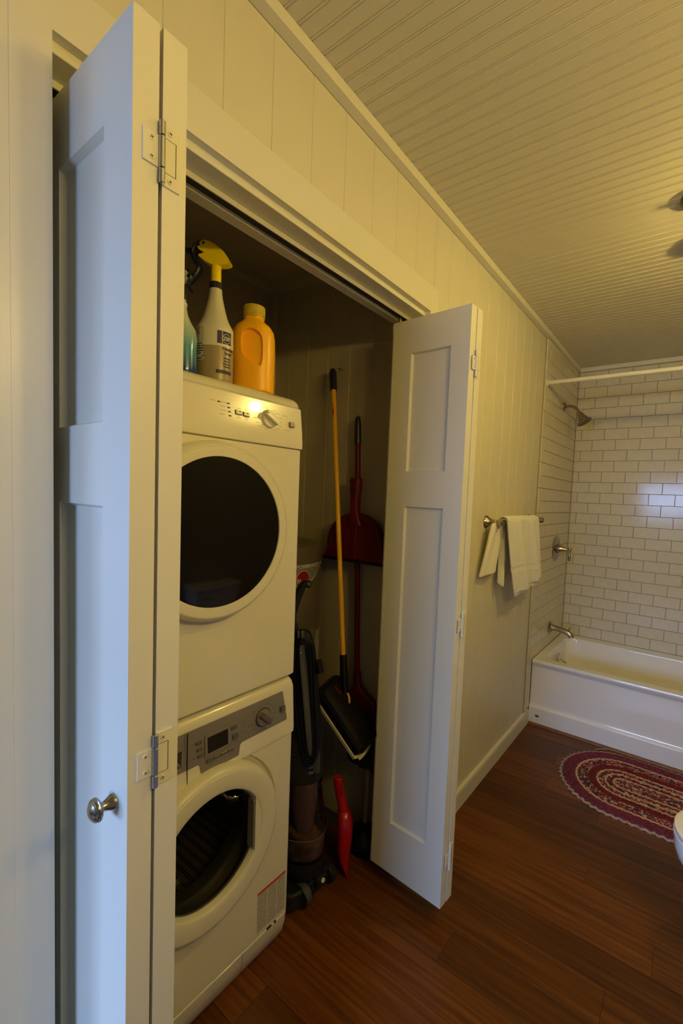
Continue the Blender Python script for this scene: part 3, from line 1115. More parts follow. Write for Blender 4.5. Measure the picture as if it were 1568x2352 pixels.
obj('handle', G().tube(smooth_path([(wface(0.79) + 0.004, 0.470, 0.792), (wface(0.77) + 0.005, 0.520, 0.786), (wface(0.76) + 0.004, 0.545, 0.757)], 6), 0.0035, 8), M['silver'], dw)
sub('seam', G().box(wface(0.70) - 0.003, wface(0.70) + 0.0006, 0.566, 0.5672, 0.692, 0.829), M['seam'], was, smooth=False)
scr = sub('display', G().rbox(0, 0.0042, -0.0375, 0.0375, -0.0275, 0.0275, 0.0018, 2, T=WT(0.6515, 0.774)), M['silver'], was)
obj('screen', G().box(0.0035, 0.0045, -0.0300, 0.0300, -0.0200, 0.0205, T=WT(0.6515, 0.774)), M['screen'], scr, smooth=False)
for y, z, wd, h in ((0.5985, 0.791, 0.016, 0.0085), (0.6005, 0.774, 0.016, 0.0085), (0.6025, 0.757, 0.016, 0.0085), (0.702, 0.789, 0.017, 0.009), (0.705, 0.764, 0.018, 0.014), (0.6285, 0.7345, 0.020, 0.0085)):
    sub('button', G().rbox(0.0012, 0.0050, -wd / 2, wd / 2, -h / 2, h / 2, 0.0015, 2, T=WT(y, z)), M['silverd'], was)
for y in (0.649, 0.669, 0.689):
    sub('button', G().rbox(0.0012, 0.0050, -0.0096, 0.0096, -0.004, 0.004, 0.0012, 1, T=WT(y, 0.7345)), M['silverd'], was)
sub('button', G().rbox(0.0010, 0.0085, -0.0085, 0.0085, -0.0075, 0.0075, 0.002, 2, T=WT(0.8715, 0.7785)), M['silverd'], was)
T_ = WT(0.800, 0.779, 0.0014)
knob('dial', 0.8, 0.779, 0.024, was, M['silver'], M['silverd'], 0, ang=2.35, T=T_)
sub('dial_ring', G().lathe([(0.0262, 0.0), (0.0262, 0.0022), (0.0250, 0.0026), (0.0240, 0.0020)], T_.translation, (1, 0, 0.06), n=40, cap0=False, cap1=False), M['seam'], was)
g = G()
marks = []
for a in range(12):
    t = math.radians(130 - a * 27)
    marks.append((0.800 + 0.044 * math.cos(t), 0.779 + 0.034 * math.sin(t), rr.uniform(0.009, 0.018)))
marks += [(0.579, 0.791, 0.009), (0.581, 0.757, 0.012), (0.731, 0.791, 0.014), (0.731, 0.766, 0.011), (0.63, 0.722, 0.012), (0.65, 0.722, 0.010), (0.67, 0.722, 0.012), (0.69, 0.722, 0.010), (0.706, 0.750, 0.012)]
for y, z, wd in marks:
    x = -wd / 2
    while x < wd / 2:
        s_ = rr.uniform(0.0008, 0.0019)
        g.box(0.0016, 0.0019, x, x + s_, -0.0007, 0.0007, T=WT(y, z))
        x += s_ + 0.0005
p_ = sub('lettering', g, M['silverd'], was, smooth=False)
p_['kind'] = 'stuff'
# round door
g = G().lathe([(0.212, -0.006), (0.212, 0.012), (0.209, 0.024), (0.203, 0.032), (0.197, 0.0345), (0.1955, 0.0342), (0.1945, 0.0352), (0.185, 0.0362), (0.165, 0.0358), (0.152, 0.034), (0.1485, 0.031), (0.146, 0.022), (0.1445, 0.008)],
              (XF, WY, WZ), (1, 0, 0), n=96, cap1=False, cap0=False)
wd_ = sub('door', g, M['plasticw'], was)
obj('trim_ring', G().lathe([(0.1455, 0.014), (0.1435, 0.016), (0.1420, 0.014), (0.1435, 0.010)], (XF, WY, WZ), (1, 0, 0), n=96, cap0=False, cap1=False), M['greypl'], wd_)
# deep glass bowl reaching back into the drum
g = G().lathe([(0.1435, 0.014), (0.139, 0.006), (0.130, -0.012), (0.121, -0.045), (0.112, -0.085), (0.098, -0.106), (0.06, -0.116), (0.0, -0.120)], (XF, WY, WZ), (1, 0, 0), n=72, cap0=False, cap1=False)
obj('glass_bowl', g, M['bowl'], wd_)
# handle pocket on the right of the ring, with its upright grip
ang = [math.radians(t) for t in (-31, -20, -10, 0, 10, 20, 31)]
pr_ = [(WY + 0.1505 * math.cos(t), WZ + 0.1505 * math.sin(t)) for t in ang]
pr_ = [(0.757, WZ - 0.0775)] + pr_[0:0] + [(WY + 0.149 * math.cos(t), WZ + 0.149 * math.sin(t)) for t in ang] + [(0.757, WZ + 0.0775)]
hd = obj('handle', G().prism(pr_, 'x', XF + 0.010, XF + 0.0335, bev=0.001, seg=1), M['plasticw'], wd_)
obj('grip_strip', G().rbox(XF + 0.006, XF + 0.031, 0.7515, 0.7568, WZ - 0.070, WZ + 0.070, 0.001, 1), M['silver'], hd)
# gasket and drum behind
sub('gasket', G().lathe([(0.196, -0.002), (0.190, -0.03), (0.165, -0.045), (0.158, -0.06), (0.160, -0.09)], (XF, WY, WZ), (1, 0, 0), n=64, cap0=False, cap1=False), M['greypl'], was)
g = G().lathe([(0.160, -0.075), (0.215, -0.085), (0.225, -0.10), (0.225, -0.40), (0.20, -0.42), (0.0, -0.43)], (XF, WY, WZ), (1, 0, 0), n=64, cap0=False, cap1=False)
dm = sub('drum', g, M['drum'], was)
uv = dm.data.uv_layers.new(name='UVMap')
for poly_ in dm.data.polygons:
    base = None
    for li in poly_.loop_indices:
        v = dm.data.vertices[dm.data.loops[li].vertex_index].co
        a = math.atan2(v.z - WZ, v.y - WY) / (2 * PI)
        if base is None:
            base = a
        if a - base > 0.5:
            a -= 1
        if a - base < -0.5:
            a += 1
        uv.data[li].uv = (a, v.x * 5)
for k in range(3):
    t = math.radians(100 + 120 * k)
    T = Matrix.Translation((XF - 0.25, WY, WZ)) @ Matrix.Rotation(t, 4, 'X')
    obj('paddle', G().prism([(-0.03, -0.224), (0.03, -0.224), (0.012, -0.185), (-0.012, -0.185)], 'x', -0.14, 0.14, bev=0.004, T=T), M['silver'], dm)
# printed notice with its red heading, lower right of the front
nt_ = sub('notice_sticker', G().box(XF, XF + 0.0004, 0.800, 0.9075, 0.120, 0.238), M['notice'], was, smooth=False)
obj('red_heading', G().box(XF, XF + 0.0006, 0.800, 0.9075, 0.238, 0.244), M['logored_b'] if 'logored_b' in M else mat('heading_red', (0.55, 0.01, 0.02), 0.5), nt_, smooth=False)
for y in (0.836, 0.873):
    obj('margin', G().box(XF, XF + 0.0006, y, y + 0.0025, 0.120, 0.238), M['enamel'], nt_, smooth=False)
for yy in (0.37, 0.88):
    for xx in (-0.22, -0.70):
        sub('foot', G().lathe([(0.02, 0), (0.02, 0.006)], (xx, yy, 0)), M['black'], was)
sub('stacking_gasket', G().box(XK + 0.03, XF - 0.07, AY0 + 0.03, AY1 - 0.03, 0.8635, 0.8676), M['seam'], was, smooth=False)

# ================================================================== bottles on the dryer
TOPZ = 1.700
# orange jug
jug = thing('detergent_jug', 'orange plastic jug with yellow screw cap on top of the dryer', 'bottle', (-0.262, 0.822, TOPZ))


def sq_ring(rx, ry, z, n=40, e=2.6, cx=0, cy=0, rot=0.0):
    out = []
    for i in range(n):
        t = 2 * PI * i / n
        c_, s_ = math.cos(t), math.sin(t)
        x = rx * math.copysign(abs(c_) ** (2 / e), c_)
        y = ry * math.copysign(abs(s_) ** (2 / e), s_)
        out.append((cx + x * math.cos(rot) - y * math.sin(rot), cy + x * math.sin(rot) + y * math.cos(rot), z))
    return out


RT = math.atan2(RIGHT[1], RIGHT[0])      # along the picture's horizontal: how the bottles are turned
prof = [(0.052, 0.040, 0.0), (0.0575, 0.0455, 0.004), (0.0595, 0.047, 0.012), (0.0600, 0.0475, 0.06), (0.0600, 0.0475, 0.13), (0.0590, 0.0465, 0.160), (0.055, 0.0445, 0.178), (0.047, 0.0405, 0.190), (0.036, 0.034, 0.198),
        (0.0300, 0.0300, 0.204), (0.0275, 0.0275, 0.208), (0.0275, 0.0275, 0.222)]
g = G().loft([sq_ring(a, b, z, rot=RT, e=2.5) for a, b, z in prof])
jb = obj('body', g, M['orange'], jug)
# finger hole on the right shoulder that leaves the integral handle
q = Matrix.Rotation(RT, 4, 'Z')
hp_ = smooth_path([(p[0], 0, p[1]) for p in ((-0.0215, 0.135), (-0.0195, 0.160), (-0.006, 0.172), (0.014, 0.171), (0.030, 0.160), (0.0365, 0.138), (0.0365, 0.090), (0.031, 0.071), (0.012, 0.081), (-0.008, 0.093), (-0.019, 0.108), (-0.0215, 0.135))], 3)[:-1]
hole = G().loft([[tuple(q @ Vector((p.x, yy, p.z))) for p in hp_] for yy in (-0.08, -0.036, -0.033)])
jb.parent = None
jb.location = (0, 0, 0)
cut(jb, hole)
jb.parent = jug
md = jb.modifiers.new('soft', 'BEVEL')
md.width = 0.004
md.segments = 3
md.limit_method = 'ANGLE'
md.angle_limit = math.radians(50)
g = G().lathe([(0.0285, 0.213), (0.0300, 0.215), (0.0300, 0.217), (0.0285, 0.219)], n=40, cap0=False, cap1=False)
obj('ring', g, M['orangecap'], jug)
n = 72
g = G().loft([[((r + (0.0007 if i % 2 else 0)) * math.cos(2 * PI * i / n), (r + (0.0007 if i % 2 else 0)) * math.sin(2 * PI * i / n), z) for i in range(n)] for r, z in ((0.0292, 0.220), (0.0298, 0.2215), (0.0298, 0.2435), (0.0285, 0.2460), (0.024, 0.2465))])
obj('cap', g, M['orangecap'], jug, angle=20)


def trigger_bottle(name, label, loc, rot, bodyprof, mb, mhead, mcollar, mtrig, s=1.0, split=None):
    t = thing(name, label, 'bottle', loc)
    zc = bodyprof[-1][2]
    g = G().loft([sq_ring(a, b, z, n=48, e=2.15, rot=rot) for a, b, z in bodyprof])
    b_ = obj('body', g, mb, t)
    n_ = 60
    g = G().loft([[((r + (0.0006 if i % 2 else 0)) * math.cos(2 * PI * i / n_), (r + (0.0006 if i % 2 else 0)) * math.sin(2 * PI * i / n_), zc + z) for i in range(n_)] for r, z in ((0.0150, 0.0005), (0.0156, 0.002), (0.0152, 0.016), (0.0135, 0.0175))])
    obj('collar', g, mcollar, t, angle=20)
    R_ = Matrix.Rotation(rot, 4, 'Z')
    # head: side profile in the plane of the spray, nozzle towards local -x
    zz = zc + 0.0172
    g = G().tube([(0, 0, zz), (0, 0, zz + 0.038 * s)], 0.0105 * s, 20)
    pf = smooth_path([(-0.034, 0, 0.079), (-0.030, 0, 0.0840), (-0.018, 0, 0.0855), (0.0, 0, 0.078), (0.018, 0, 0.064), (0.029, 0, 0.049), (0.031, 0, 0.041), (0.020, 0, 0.037), (0.004, 0, 0.036), (-0.010, 0, 0.037),
                      (-0.026, 0, 0.046), (-0.034, 0, 0.052), (-0.035, 0, 0.056), (-0.024, 0, 0.060), (-0.036, 0, 0.067), (-0.038, 0, 0.073), (-0.030, 0, 0.0745)], 3)[:-1]
    g2 = G().prism([(p.x * s, zz - 0.002 + p.z * s) for p in pf], 'y', -0.0105 * s, 0.0105 * s, bev=0.0022 * s)
    g.add(g2.v, g2.f)
    g.v = [tuple(R_ @ Vector(p)) for p in g.v]
    hd_ = obj('spray_head', g, mhead, t)
    # pivot boss
    g = G().lathe([(0.0065 * s, 0), (0.006 * s, 0.0012), (0.0028 * s, 0.0014)], (-0.024 * s, -0.0105 * s, zz + 0.0775 * s), (0, -1, 0), n=20)
    g.v = [tuple(R_ @ Vector(p)) for p in g.v]
    bo = obj('boss', g, mhead, hd_)
    g = G().lathe([(0.0026 * s, 0), (0.0024 * s, 0.0006)], (-0.024 * s, -0.0118 * s, zz + 0.0775 * s), (0, -1, 0), n=14)
    g.v = [tuple(R_ @ Vector(p)) for p in g.v]
    obj('pin', g, mtrig, hd_)
    # nozzle and trigger
    g = G().lathe([(0.0075 * s, 0), (0.0075 * s, 0.012 * s), (0.0060 * s, 0.013 * s), (0.0060 * s, 0.030 * s), (0.004 * s, 0.031 * s)], (-0.034 * s, 0, zz + 0.063 * s), (-1, 0, 0.10), n=20)
    g.v = [tuple(R_ @ Vector(p)) for p in g.v]
    obj('nozzle', g, mtrig, t)
    tp = smooth_path([(-0.024, 0, 0.080), (-0.036, 0, 0.081), (-0.046, 0, 0.073), (-0.050, 0, 0.060), (-0.046, 0, 0.047), (-0.038, 0, 0.036), (-0.036, 0, 0.027), (-0.043, 0, 0.013), (-0.054, 0, 0.001), (-0.064, 0, -0.006)], 4)
    g = G().tube([tuple(R_ @ Vector((p.x * s, 0, zz + p.z * s))) for p in tp], [0.0066 * s] * (len(tp) - 2) + [0.0062 * s, 0.0050 * s], 12, sq=(0.85, 1.35))
    obj('trigger', g, mtrig, t)
    return t, b_


bp = [(0.040, 0.034, 0.0), (0.0455, 0.0395, 0.003), (0.0470, 0.0405, 0.010), (0.0475, 0.0410, 0.060), (0.0465, 0.0400, 0.118), (0.0465, 0.040, 0.138), (0.0450, 0.039, 0.146), (0.036, 0.033, 0.160), (0.029, 0.028, 0.178), (0.0225, 0.0225, 0.203), (0.0178, 0.0178, 0.224), (0.0160, 0.0160, 0.236), (0.0155, 0.0155, 0.246)]
zep, zb = trigger_bottle('spray_bottle', 'tall milky spray bottle with yellow head and dark trigger beside the orange jug', (-0.262, 0.696, TOPZ), RT, bp, [M['bottle'], M['liquid']], M['spryel'], M['navy'], M['navy'], s=1.22)
for p_ in zb.data.polygons:
    if p_.center.z < 0.094:
        p_.material_index = 1
# the liquid level needs an edge ring at that height: rebuild with one
bp2 = bp[:4] + [(0.0471, 0.0406, 0.0915), (0.0471, 0.0406, 0.0925)] + bp[4:]
me = mesh('body', G().loft([sq_ring(a, b, z, n=48, e=2.15, rot=RT) for a, b, z in bp2]))
me.materials.append(M['bottle'])
me.materials.append(M['liquid'])
for p_ in me.polygons:
    p_.material_index = 1 if p_.center.z < 0.092 else 0
zb.data = me


def wrap_sq(rx, ry, e, rot, z0, mid, off=0.0005):
    """u metres round the superellipse starting at angle mid"""
    def f(u, v):
        t = mid + u / ((rx + ry) / 2)
        c_, s_ = math.cos(t), math.sin(t)
        x = (rx + off) * math.copysign(abs(c_) ** (2 / e), c_)
        y = (ry + off) * math.copysign(abs(s_) ** (2 / e), s_)
        return (x * math.cos(rot) - y * math.sin(rot), x * math.sin(rot) + y * math.cos(rot), z0 + v)
    return f


def wrap_patch(wf, u0, u1, v0, v1, nu=10, nv=2):
    g = G()
    vs = [wf(u0 + (u1 - u0) * i / nu, v0 + (v1 - v0) * j / nv) for j in range(nv + 1) for i in range(nu + 1)]
    fs = [(j * (nu + 1) + i, j * (nu + 1) + i + 1, (j + 1) * (nu + 1) + i + 1, (j + 1) * (nu + 1) + i) for j in range(nv) for i in range(nu)]
    return g.add(vs, fs)


# local -y is turned to face the camera; right-hand side of the bottle is local +x
wr = lambda mid, off=0.0005, z0=0: wrap_sq(0.0472, 0.0408, 2.15, RT, z0, mid, off)
F = -PI / 2
lb = obj('logo_label', wrap_patch(wr(F + 0.86), -0.020, 0.020, 0.098, 0.130), M['ink'], zep)
st = obj('logo_bar', wrap_patch(wr(F + 0.86, 0.0009), -0.0085, -0.0070, 0.097, 0.131, 2, 1), M['white'], lb)
ring = G()
wf = wr(F + 0.86, 0.0009)
for i in range(28):
    a, b = 2 * PI * i / 28, 2 * PI * (i + 1) / 28
    P_ = lambda t, r: wf(0.005 + r * math.cos(t), 0.112 + r * math.sin(t))
    ring.add([P_(a, 0.0115), P_(b, 0.0115), P_(b, 0.0125), P_(a, 0.0125)], [(0, 1, 2, 3)])
obj('logo_ring', ring, M['white'], lb)
wf2 = wr(F + 0.86 + 0.005 / 0.044, 0.0010, 0.1075)
obj('logo_text', text_geo('ZEP', 0.0125, wf2, bold=0.0003), M['white'], lb, smooth=False)
tx = text_geo('Professional', 0.0095, wr(F + 1.10, 0.0006, 0.083), bold=0.0003, sx=0.8)
merge(tx, text_geo('Sprayer', 0.0095, wr(F + 1.10, 0.0006, 0.072), bold=0.0003, sx=0.8))
for i, ww in enumerate((0.020, 0.017, 0.021, 0.019)):
    merge(tx, wrap_patch(wr(F + 1.02, 0.0006), -ww * 0.55, ww * 0.6, 0.060 - i * 0.007, 0.0632 - i * 0.007))
obj('lettering', tx, M['ink'], zep, smooth=False)
obj('label_band', wrap_patch(wr(F + 0.86, 0.0006), -0.022, 0.022, 0.022, 0.031), M['ink'], zep)
fr = G()
for (u0, u1, v0, v1) in ((-0.017, 0.0128, 0.1362, 0.1368), (0.0122, 0.0128, 0.100, 0.1368), (-0.017, 0.0128, 0.100, 0.1006), (-0.0173, -0.0167, 0.100, 0.1368)):
    merge(fr, wrap_patch(wr(F - 0.62, 0.0005), u0, u1, v0, v1, 6, 1))
for i in range(5):
    merge(fr, wrap_patch(wr(F - 0.62, 0.0005), -0.015, rr.uniform(-0.002, 0.009), 0.1335 - i * 0.0035, 0.1345 - i * 0.0035, 6, 1))
obj('label_frame', fr, M['ink'], zep, smooth=False)
obj('directions', wrap_patch(wr(F - 0.58, 0.0005), -0.018, 0.0145, 0.052, 0.096, 8, 3), M['fineprint'], zep)

# blue glass cleaner
bc = [(0.036, 0.026, 0.0), (0.042, 0.031, 0.004), (0.0435, 0.032, 0.012), (0.0425, 0.031, 0.06), (0.0440, 0.032, 0.085), (0.040, 0.030, 0.108), (0.029, 0.025, 0.126), (0.020, 0.020, 0.144), (0.0165, 0.0165, 0.158), (0.0155, 0.0155, 0.166), (0.0172, 0.0172, 0.169), (0.0172, 0.0172, 0.174), (0.0145, 0.0145, 0.177), (0.0142, 0.0142, 0.182)]
wex, wxb = trigger_bottle('spray_bottle', 'small blue cleaner bottle with white head, half hidden by the door edge', (-0.258, 0.594, TOPZ), RT + PI * 0.93, bc, M['cleaner'], M['white'], M['navy'], M['navy'], s=0.62)
# dark bottle behind
db = thing('bottle', 'small dark bottle with white cap, behind the two spray bottles', 'bottle', (-0.338, 0.700, TOPZ))
obj('body', G().loft([sq_ring(r, r, z, n=32, e=2.0) for r, z in ((0.024, 0.0), (0.0265, 0.003), (0.0265, 0.090), (0.024, 0.104), (0.0165, 0.113), (0.0125, 0.117), (0.0125, 0.124))]), M['black'], db)
obj('cap', G().lathe([(0.0135, 0.125), (0.014, 0.127), (0.0138, 0.141), (0.012, 0.143)], n=28), M['plasticw'], db)
wd2 = wrap_sq(0.0265, 0.0265, 2.0, 0, 0, F + 0.35, 0.0004)
lbl = obj('label', wrap_patch(wd2, -0.022, 0.022, 0.012, 0.075), M['greypl'], db)
obj('label_band', wrap_patch(wrap_sq(0.0265, 0.0265, 2.0, 0, 0, F + 0.35, 0.0008), -0.022, 0.022, 0.030, 0.042), M['orangecap'], lbl)

# ================================================================== water heater
HX, HY, HR = -0.628, 1.186, 0.240
wh = thing('water_heater', 'taupe cylindrical water heater in the closet corner behind the vacuum', 'water heater', (HX, HY, 0))
obj('tank', G().lathe([(HR - 0.012, 0.010), (HR - 0.002, 0.012), (HR - 0.002, 1.150)], n=72, cap0=True, cap1=True), M['heater'], wh)
obj('top_cap', G().lathe([(HR, 1.150), (HR + 0.002, 1.152), (HR + 0.002, 1.210), (HR - 0.002, 1.216), (HR - 0.03, 1.222), (0.10, 1.232), (0.0, 1.234)], n=72, cap1=False), M['heater'], wh)
obj('base_ring', G().lathe([(HR, 0.0), (HR, 0.03), (HR - 0.004, 0.034)], n=72), M['heater'], wh)
fit = obj('pipe_fitting', G().lathe([(0.018, 1.228), (0.018, 1.25), (0.011, 1.252), (0.011, 1.33)], (-0.10, 0.05, 0), n=20), M['nickel'], wh)


def hwrap(mid, z0, off=0.0012):
    return lambda u, v: ((HR - 0.002 + off) * math.cos(mid + u / HR), (HR - 0.002 + off) * math.sin(mid + u / HR), z0 + v)


CA = math.atan2(CAM[1] - HY, CAM[0] - HX)      # the side that faces the camera
def band(mid, u0, u1, zt, zb, off, n=24):
    """band whose lower edge sags to the middle"""
    w_ = hwrap(mid, 0, off)
    g = G()
    vs = []
    for i in range(n + 1):
        u = u0 + (u1 - u0) * i / n
        vs += [w_(u, zb(u)), w_(u, zt)]
    return g.add(vs, [(2 * i, 2 * i + 2, 2 * i + 3, 2 * i + 1) for i in range(n)])


CB = math.radians(-3)
low = lambda u: 1.082 + 2.3 * (max(0, abs(u) - 0.04)) ** 1.5
wlab = obj('label', band(CB, -0.14, 0.180, 1.1600, lambda u: min(1.145, low(u)), 0.0008), M['heaterlabel'], wh)
obj('label_line', band(CB, -0.14, 0.180, 1.1622, lambda u: 1.1600, 0.0012), M['white'], wlab)
gl_ = G()
for i in range(24):
    u0, u1 = -0.14 + 0.320 * i / 24, -0.14 + 0.320 * (i + 1) / 24
    w_ = hwrap(CB, 0, 0.0014)
    gl_.add([w_(u0, min(1.145, low(u0)) - 0.005), w_(u1, min(1.145, low(u1)) - 0.005), w_(u1, min(1.145, low(u1))), w_(u0, min(1.145, low(u0)))], [(0, 1, 2, 3)])
obj('label_curve', gl_, M['white'], wlab)
obj('label_text', text_geo('PERFORMANCE', 0.0215, hwrap(math.radians(0.7), 1.1350, 0.0016), bold=0.0002, sx=1.16), M['white'], wlab, smooth=False)
lg = G()
LO = math.radians(-1.6)
w_ = hwrap(LO, 1.088, 0.0020)
vs = [w_(0, 0)] + [w_(0.034 * math.cos(2 * PI * i / 40), 0.037 * math.sin(2 * PI * i / 40)) for i in range(40)]
lg.add(vs, [(0, i + 1, (i + 1) % 40 + 1) for i in range(40)])
lo = obj('logo', lg, M['logored'], wlab)
lr = G()
for i in range(40):
    a, b = 2 * PI * i / 40, 2 * PI * (i + 1) / 40
    w3 = hwrap(LO, 1.088, 0.0023)
    lr.add([w3(0.034 * math.cos(a), 0.037 * math.sin(a)), w3(0.034 * math.cos(b), 0.037 * math.sin(b)), w3(0.0362 * math.cos(b), 0.0392 * math.sin(b)), w3(0.0362 * math.cos(a), 0.0392 * math.sin(a))], [(0, 1, 2, 3)])
merge(lr, text_geo('Rheem', 0.026, hwrap(LO, 1.079, 0.0026), bold=0.0002, sx=0.85))
obj('logo_text', lr, M['white'], wlab, smooth=False)
SA = math.radians(21.8)
obj('rating_label', band(SA, 0.0, 0.085, 0.866, lambda u: 0.735 - 0.02 * u, 0.0010), M['heaterprint'], wh)
obj('access_cover', band(math.radians(10), -0.075, 0.040, 0.890, lambda u: 0.70, 0.0030), mat('cover_plate', (0.15, 0.125, 0.095), 0.4), wh)

# ================================================================== cleaning things in the closet
# vacuum
vac = thing('vacuum_cleaner', 'black and grey upright vacuum cleaner with clear dust cup beside the washer', 'vacuum cleaner', (-0.235, 1.075, 0))
VX, VY = -0.235, 1.075
lean = lambda z: (VX - 0.030 * (z - 0.15), VY - 0.02 * (z - 0.15))
g = G()
g.prism([(-0.365, 0.985), (-0.350, 0.965), (-0.225, 0.965), (-0.195, 0.985), (-0.185, 1.02), (-0.185, 1.15), (-0.20, 1.175), (-0.355, 1.165), (-0.365, 1.10)], 'z', 0.012, 0.075, bev=0.014, seg=3)
sub('floor_head', g, M['charcoal'], vac)
for (x, y, r, wdt, m_) in ((-0.205, 1.035, 0.040, 0.030, 'greypl'), (-0.200, 1.165, 0.034, 0.026, 'charcoal')):
    wl_ = sub('wheel', G().lathe([(r * 0.6, 0), (r * 0.95, 0.001), (r, 0.004), (r, wdt - 0.004), (r * 0.95, wdt - 0.001), (r * 0.6, wdt), (0.0, wdt - 0.004)], (x, y - wdt / 2, r), (0, 1, 0), n=32, cap0=True, cap1=False), M['charcoal'], vac)
    obj('hub', G().lathe([(r * 0.30, 0), (r * 0.28, 0.003), (0, 0.0035)], (x, y - wdt / 2, r), (0, -1, 0), n=20, cap0=False, cap1=False), M['greypl'], wl_)
    obj('tread', G().lathe([(r + 0.0006, 0.004), (r + 0.0006, wdt - 0.004)], (x, y - wdt / 2, r), (0, 1, 0), n=32, cap0=False, cap1=False), M[m_], wl_)
g = G().rbox(-0.215, -0.165, 1.075, 1.125, 0.045, 0.085, 0.01, 3)
sub('pedal', g, M['charcoal'], vac)
sub('release_button', G().lathe([(0.008, 0), (0.008, 0.004), (0.006, 0.006), (0, 0.0062)], (-0.166, 1.098, 0.070), (1, -0.4, 0.1), n=20, cap0=False), M['cloth'], vac)


def vring(z, rx, ry, dx=0, dy=0, e=2.4, n=36):
    cx, cy = lean(z)
    return sq_ring(rx, ry, z, n=n, e=e, cx=cx + dx, cy=cy + dy, rot=RT)


g = G().loft([vring(z, rx, ry) for z, rx, ry in ((0.085, 0.045, 0.05), (0.10, 0.060, 0.062), (0.130, 0.066, 0.068), (0.150, 0.067, 0.069), (0.152, 0.062, 0.064))])
sub('motor_base', g, M['charcoal'], vac)
g = G().loft([vring(z, rx, rx) for z, rx in ((0.153, 0.055), (0.160, 0.066), (0.185, 0.074), (0.24, 0.076), (0.30, 0.072), (0.36, 0.064), (0.415, 0.060), (0.418, 0.064), (0.432, 0.064), (0.436, 0.060))], cap1=False)
cp = sub('dust_cup', g, M['dirtcup'], vac)
g = G().loft([vring(z, r, r) for z, r in ((0.156, 0.050), (0.17, 0.066), (0.20, 0.071), (0.235, 0.071), (0.240, 0.066))])
obj('collected_dust', g, mat('dust', (0.26, 0.17, 0.11), 1.0, bump=0.8, bscale=120, var=0.4, vscale=30), cp)
g = G().loft([vring(z, r, r) for z, r in ((0.24, 0.030), (0.30, 0.040), (0.36, 0.045), (0.43, 0.047))])
obj('filter_cone', g, mat('filter_cone', (0.17, 0.11, 0.11), 0.4), cp)
obj('rim', G().loft([vring(z, r, r) for z, r in ((0.248, 0.0770), (0.250, 0.0782), (0.253, 0.0770))], cap0=False, cap1=False), mat('clear_rim', (0.10, 0.085, 0.085), 0.2), cp)
g = G().loft([vring(z, rx, ry) for z, rx, ry in ((0.437, 0.060, 0.060), (0.445, 0.066, 0.064), (0.50, 0.068, 0.064), (0.58, 0.064, 0.058), (0.68, 0.056, 0.046), (0.80, 0.048, 0.036), (0.90, 0.038, 0.028), (0.945, 0.024, 0.020), (0.952, 0.015, 0.012))])
ub = sub('upper_body', g, M['charcoal'], vac)
q = Matrix.Rotation(RT, 4, 'Z')


def vp(u, out, z):
    """a point on the vacuum's camera side: u to the right, out towards the camera"""
    cx, cy = lean(z)
    p = q @ Vector((u, -out, 0))
    return (cx + p.x, cy + p.y, z)


g = G()
for i in range(5):
    for j in range(4):
        p = vp(-0.052 + 0.011 * i + (0.005 if j % 2 else 0), 0.0, 0.500 + 0.014 * j)
        u_ = -0.052 + 0.011 * i + (0.005 if j % 2 else 0)
        o_ = 0.0645 * (1 - abs(u_ / 0.068) ** 2.4) ** (1 / 2.4)
        g.lathe([(0.0030, 0), (0.0030, 0.0012)], vp(u_, o_ - 0.0004, 0.500 + 0.014 * j), q @ Vector((u_ * 6, -1, 0)), n=8)
obj('vent_holes', g, M['seam'], ub)
# grey carrying bar down the side that faces us, with its cord hooks
g = G().tube([vp(0.000, 0.050, 0.935), vp(0.008, 0.058, 0.85), vp(0.018, 0.066, 0.75), vp(0.028, 0.073, 0.64), vp(0.034, 0.076, 0.575), vp(0.036, 0.072, 0.552)], [0.010, 0.0145, 0.0145, 0.0145, 0.013, 0.008], 12, sq=(0.5, 1.0))
br_ = sub('carry_bar', g, M['greypl'], vac)
obj('groove', G().tube([vp(0.000, 0.0635, 0.84), vp(0.010, 0.0720, 0.75), vp(0.020, 0.0785, 0.65)], [0.0035, 0.004, 0.003], 8, sq=(0.4, 1.0)), M['seam'], br_)
obj('screw', G().lathe([(0.004, 0), (0.003, 0.0015), (0, 0.002)], vp(0.001, 0.064, 0.895), q @ Vector((0, -1, 0)), n=14), M['chrome'], br_)
obj('hook', G().tube(smooth_path([vp(-0.008, 0.048, 0.900), vp(-0.009, 0.052, 0.955), vp(-0.006, 0.062, 0.965), vp(-0.006, 0.066, 0.945)], 4), 0.0035, 8)
    .tube(smooth_path([vp(0.008, 0.048, 0.900), vp(0.009, 0.052, 0.955), vp(0.006, 0.062, 0.965), vp(0.006, 0.066, 0.945)], 4), 0.0035, 8), M['greypl'], br_)
obj('lower_hook', G().tube(smooth_path([vp(0.050, 0.046, 0.47), vp(0.052, 0.062, 0.49), vp(0.053, 0.068, 0.53), vp(0.050, 0.066, 0.572)], 4), [0.006] * 3 + [0.008] * 9 + [0.006], 10, sq=(0.6, 1.5)), M['greypl'], br_)
st_ = obj('badge', G().add([vp(0.034 + 0.016 * math.cos(t), 0.0645 - 0.0035 * math.cos(t), 0.522 + 0.024 * math.sin(t) * (1.0 if math.sin(t) < 0 else 0.9)) for t in [2 * PI * i / 24 for i in range(24)]], [tuple(range(24))]), M['bluepl'], ub)
g = G()
for k_ in range(2):
    g.add([vp(0.026 + x, 0.0650, 0.487 + z - 0.006 * k_) for x, z in ((0, 0), (0.016, 0.002), (0.016, 0.0035), (0, 0.0015))], [(0, 1, 2, 3)])
obj('badge_text', g, M['white'], ub)
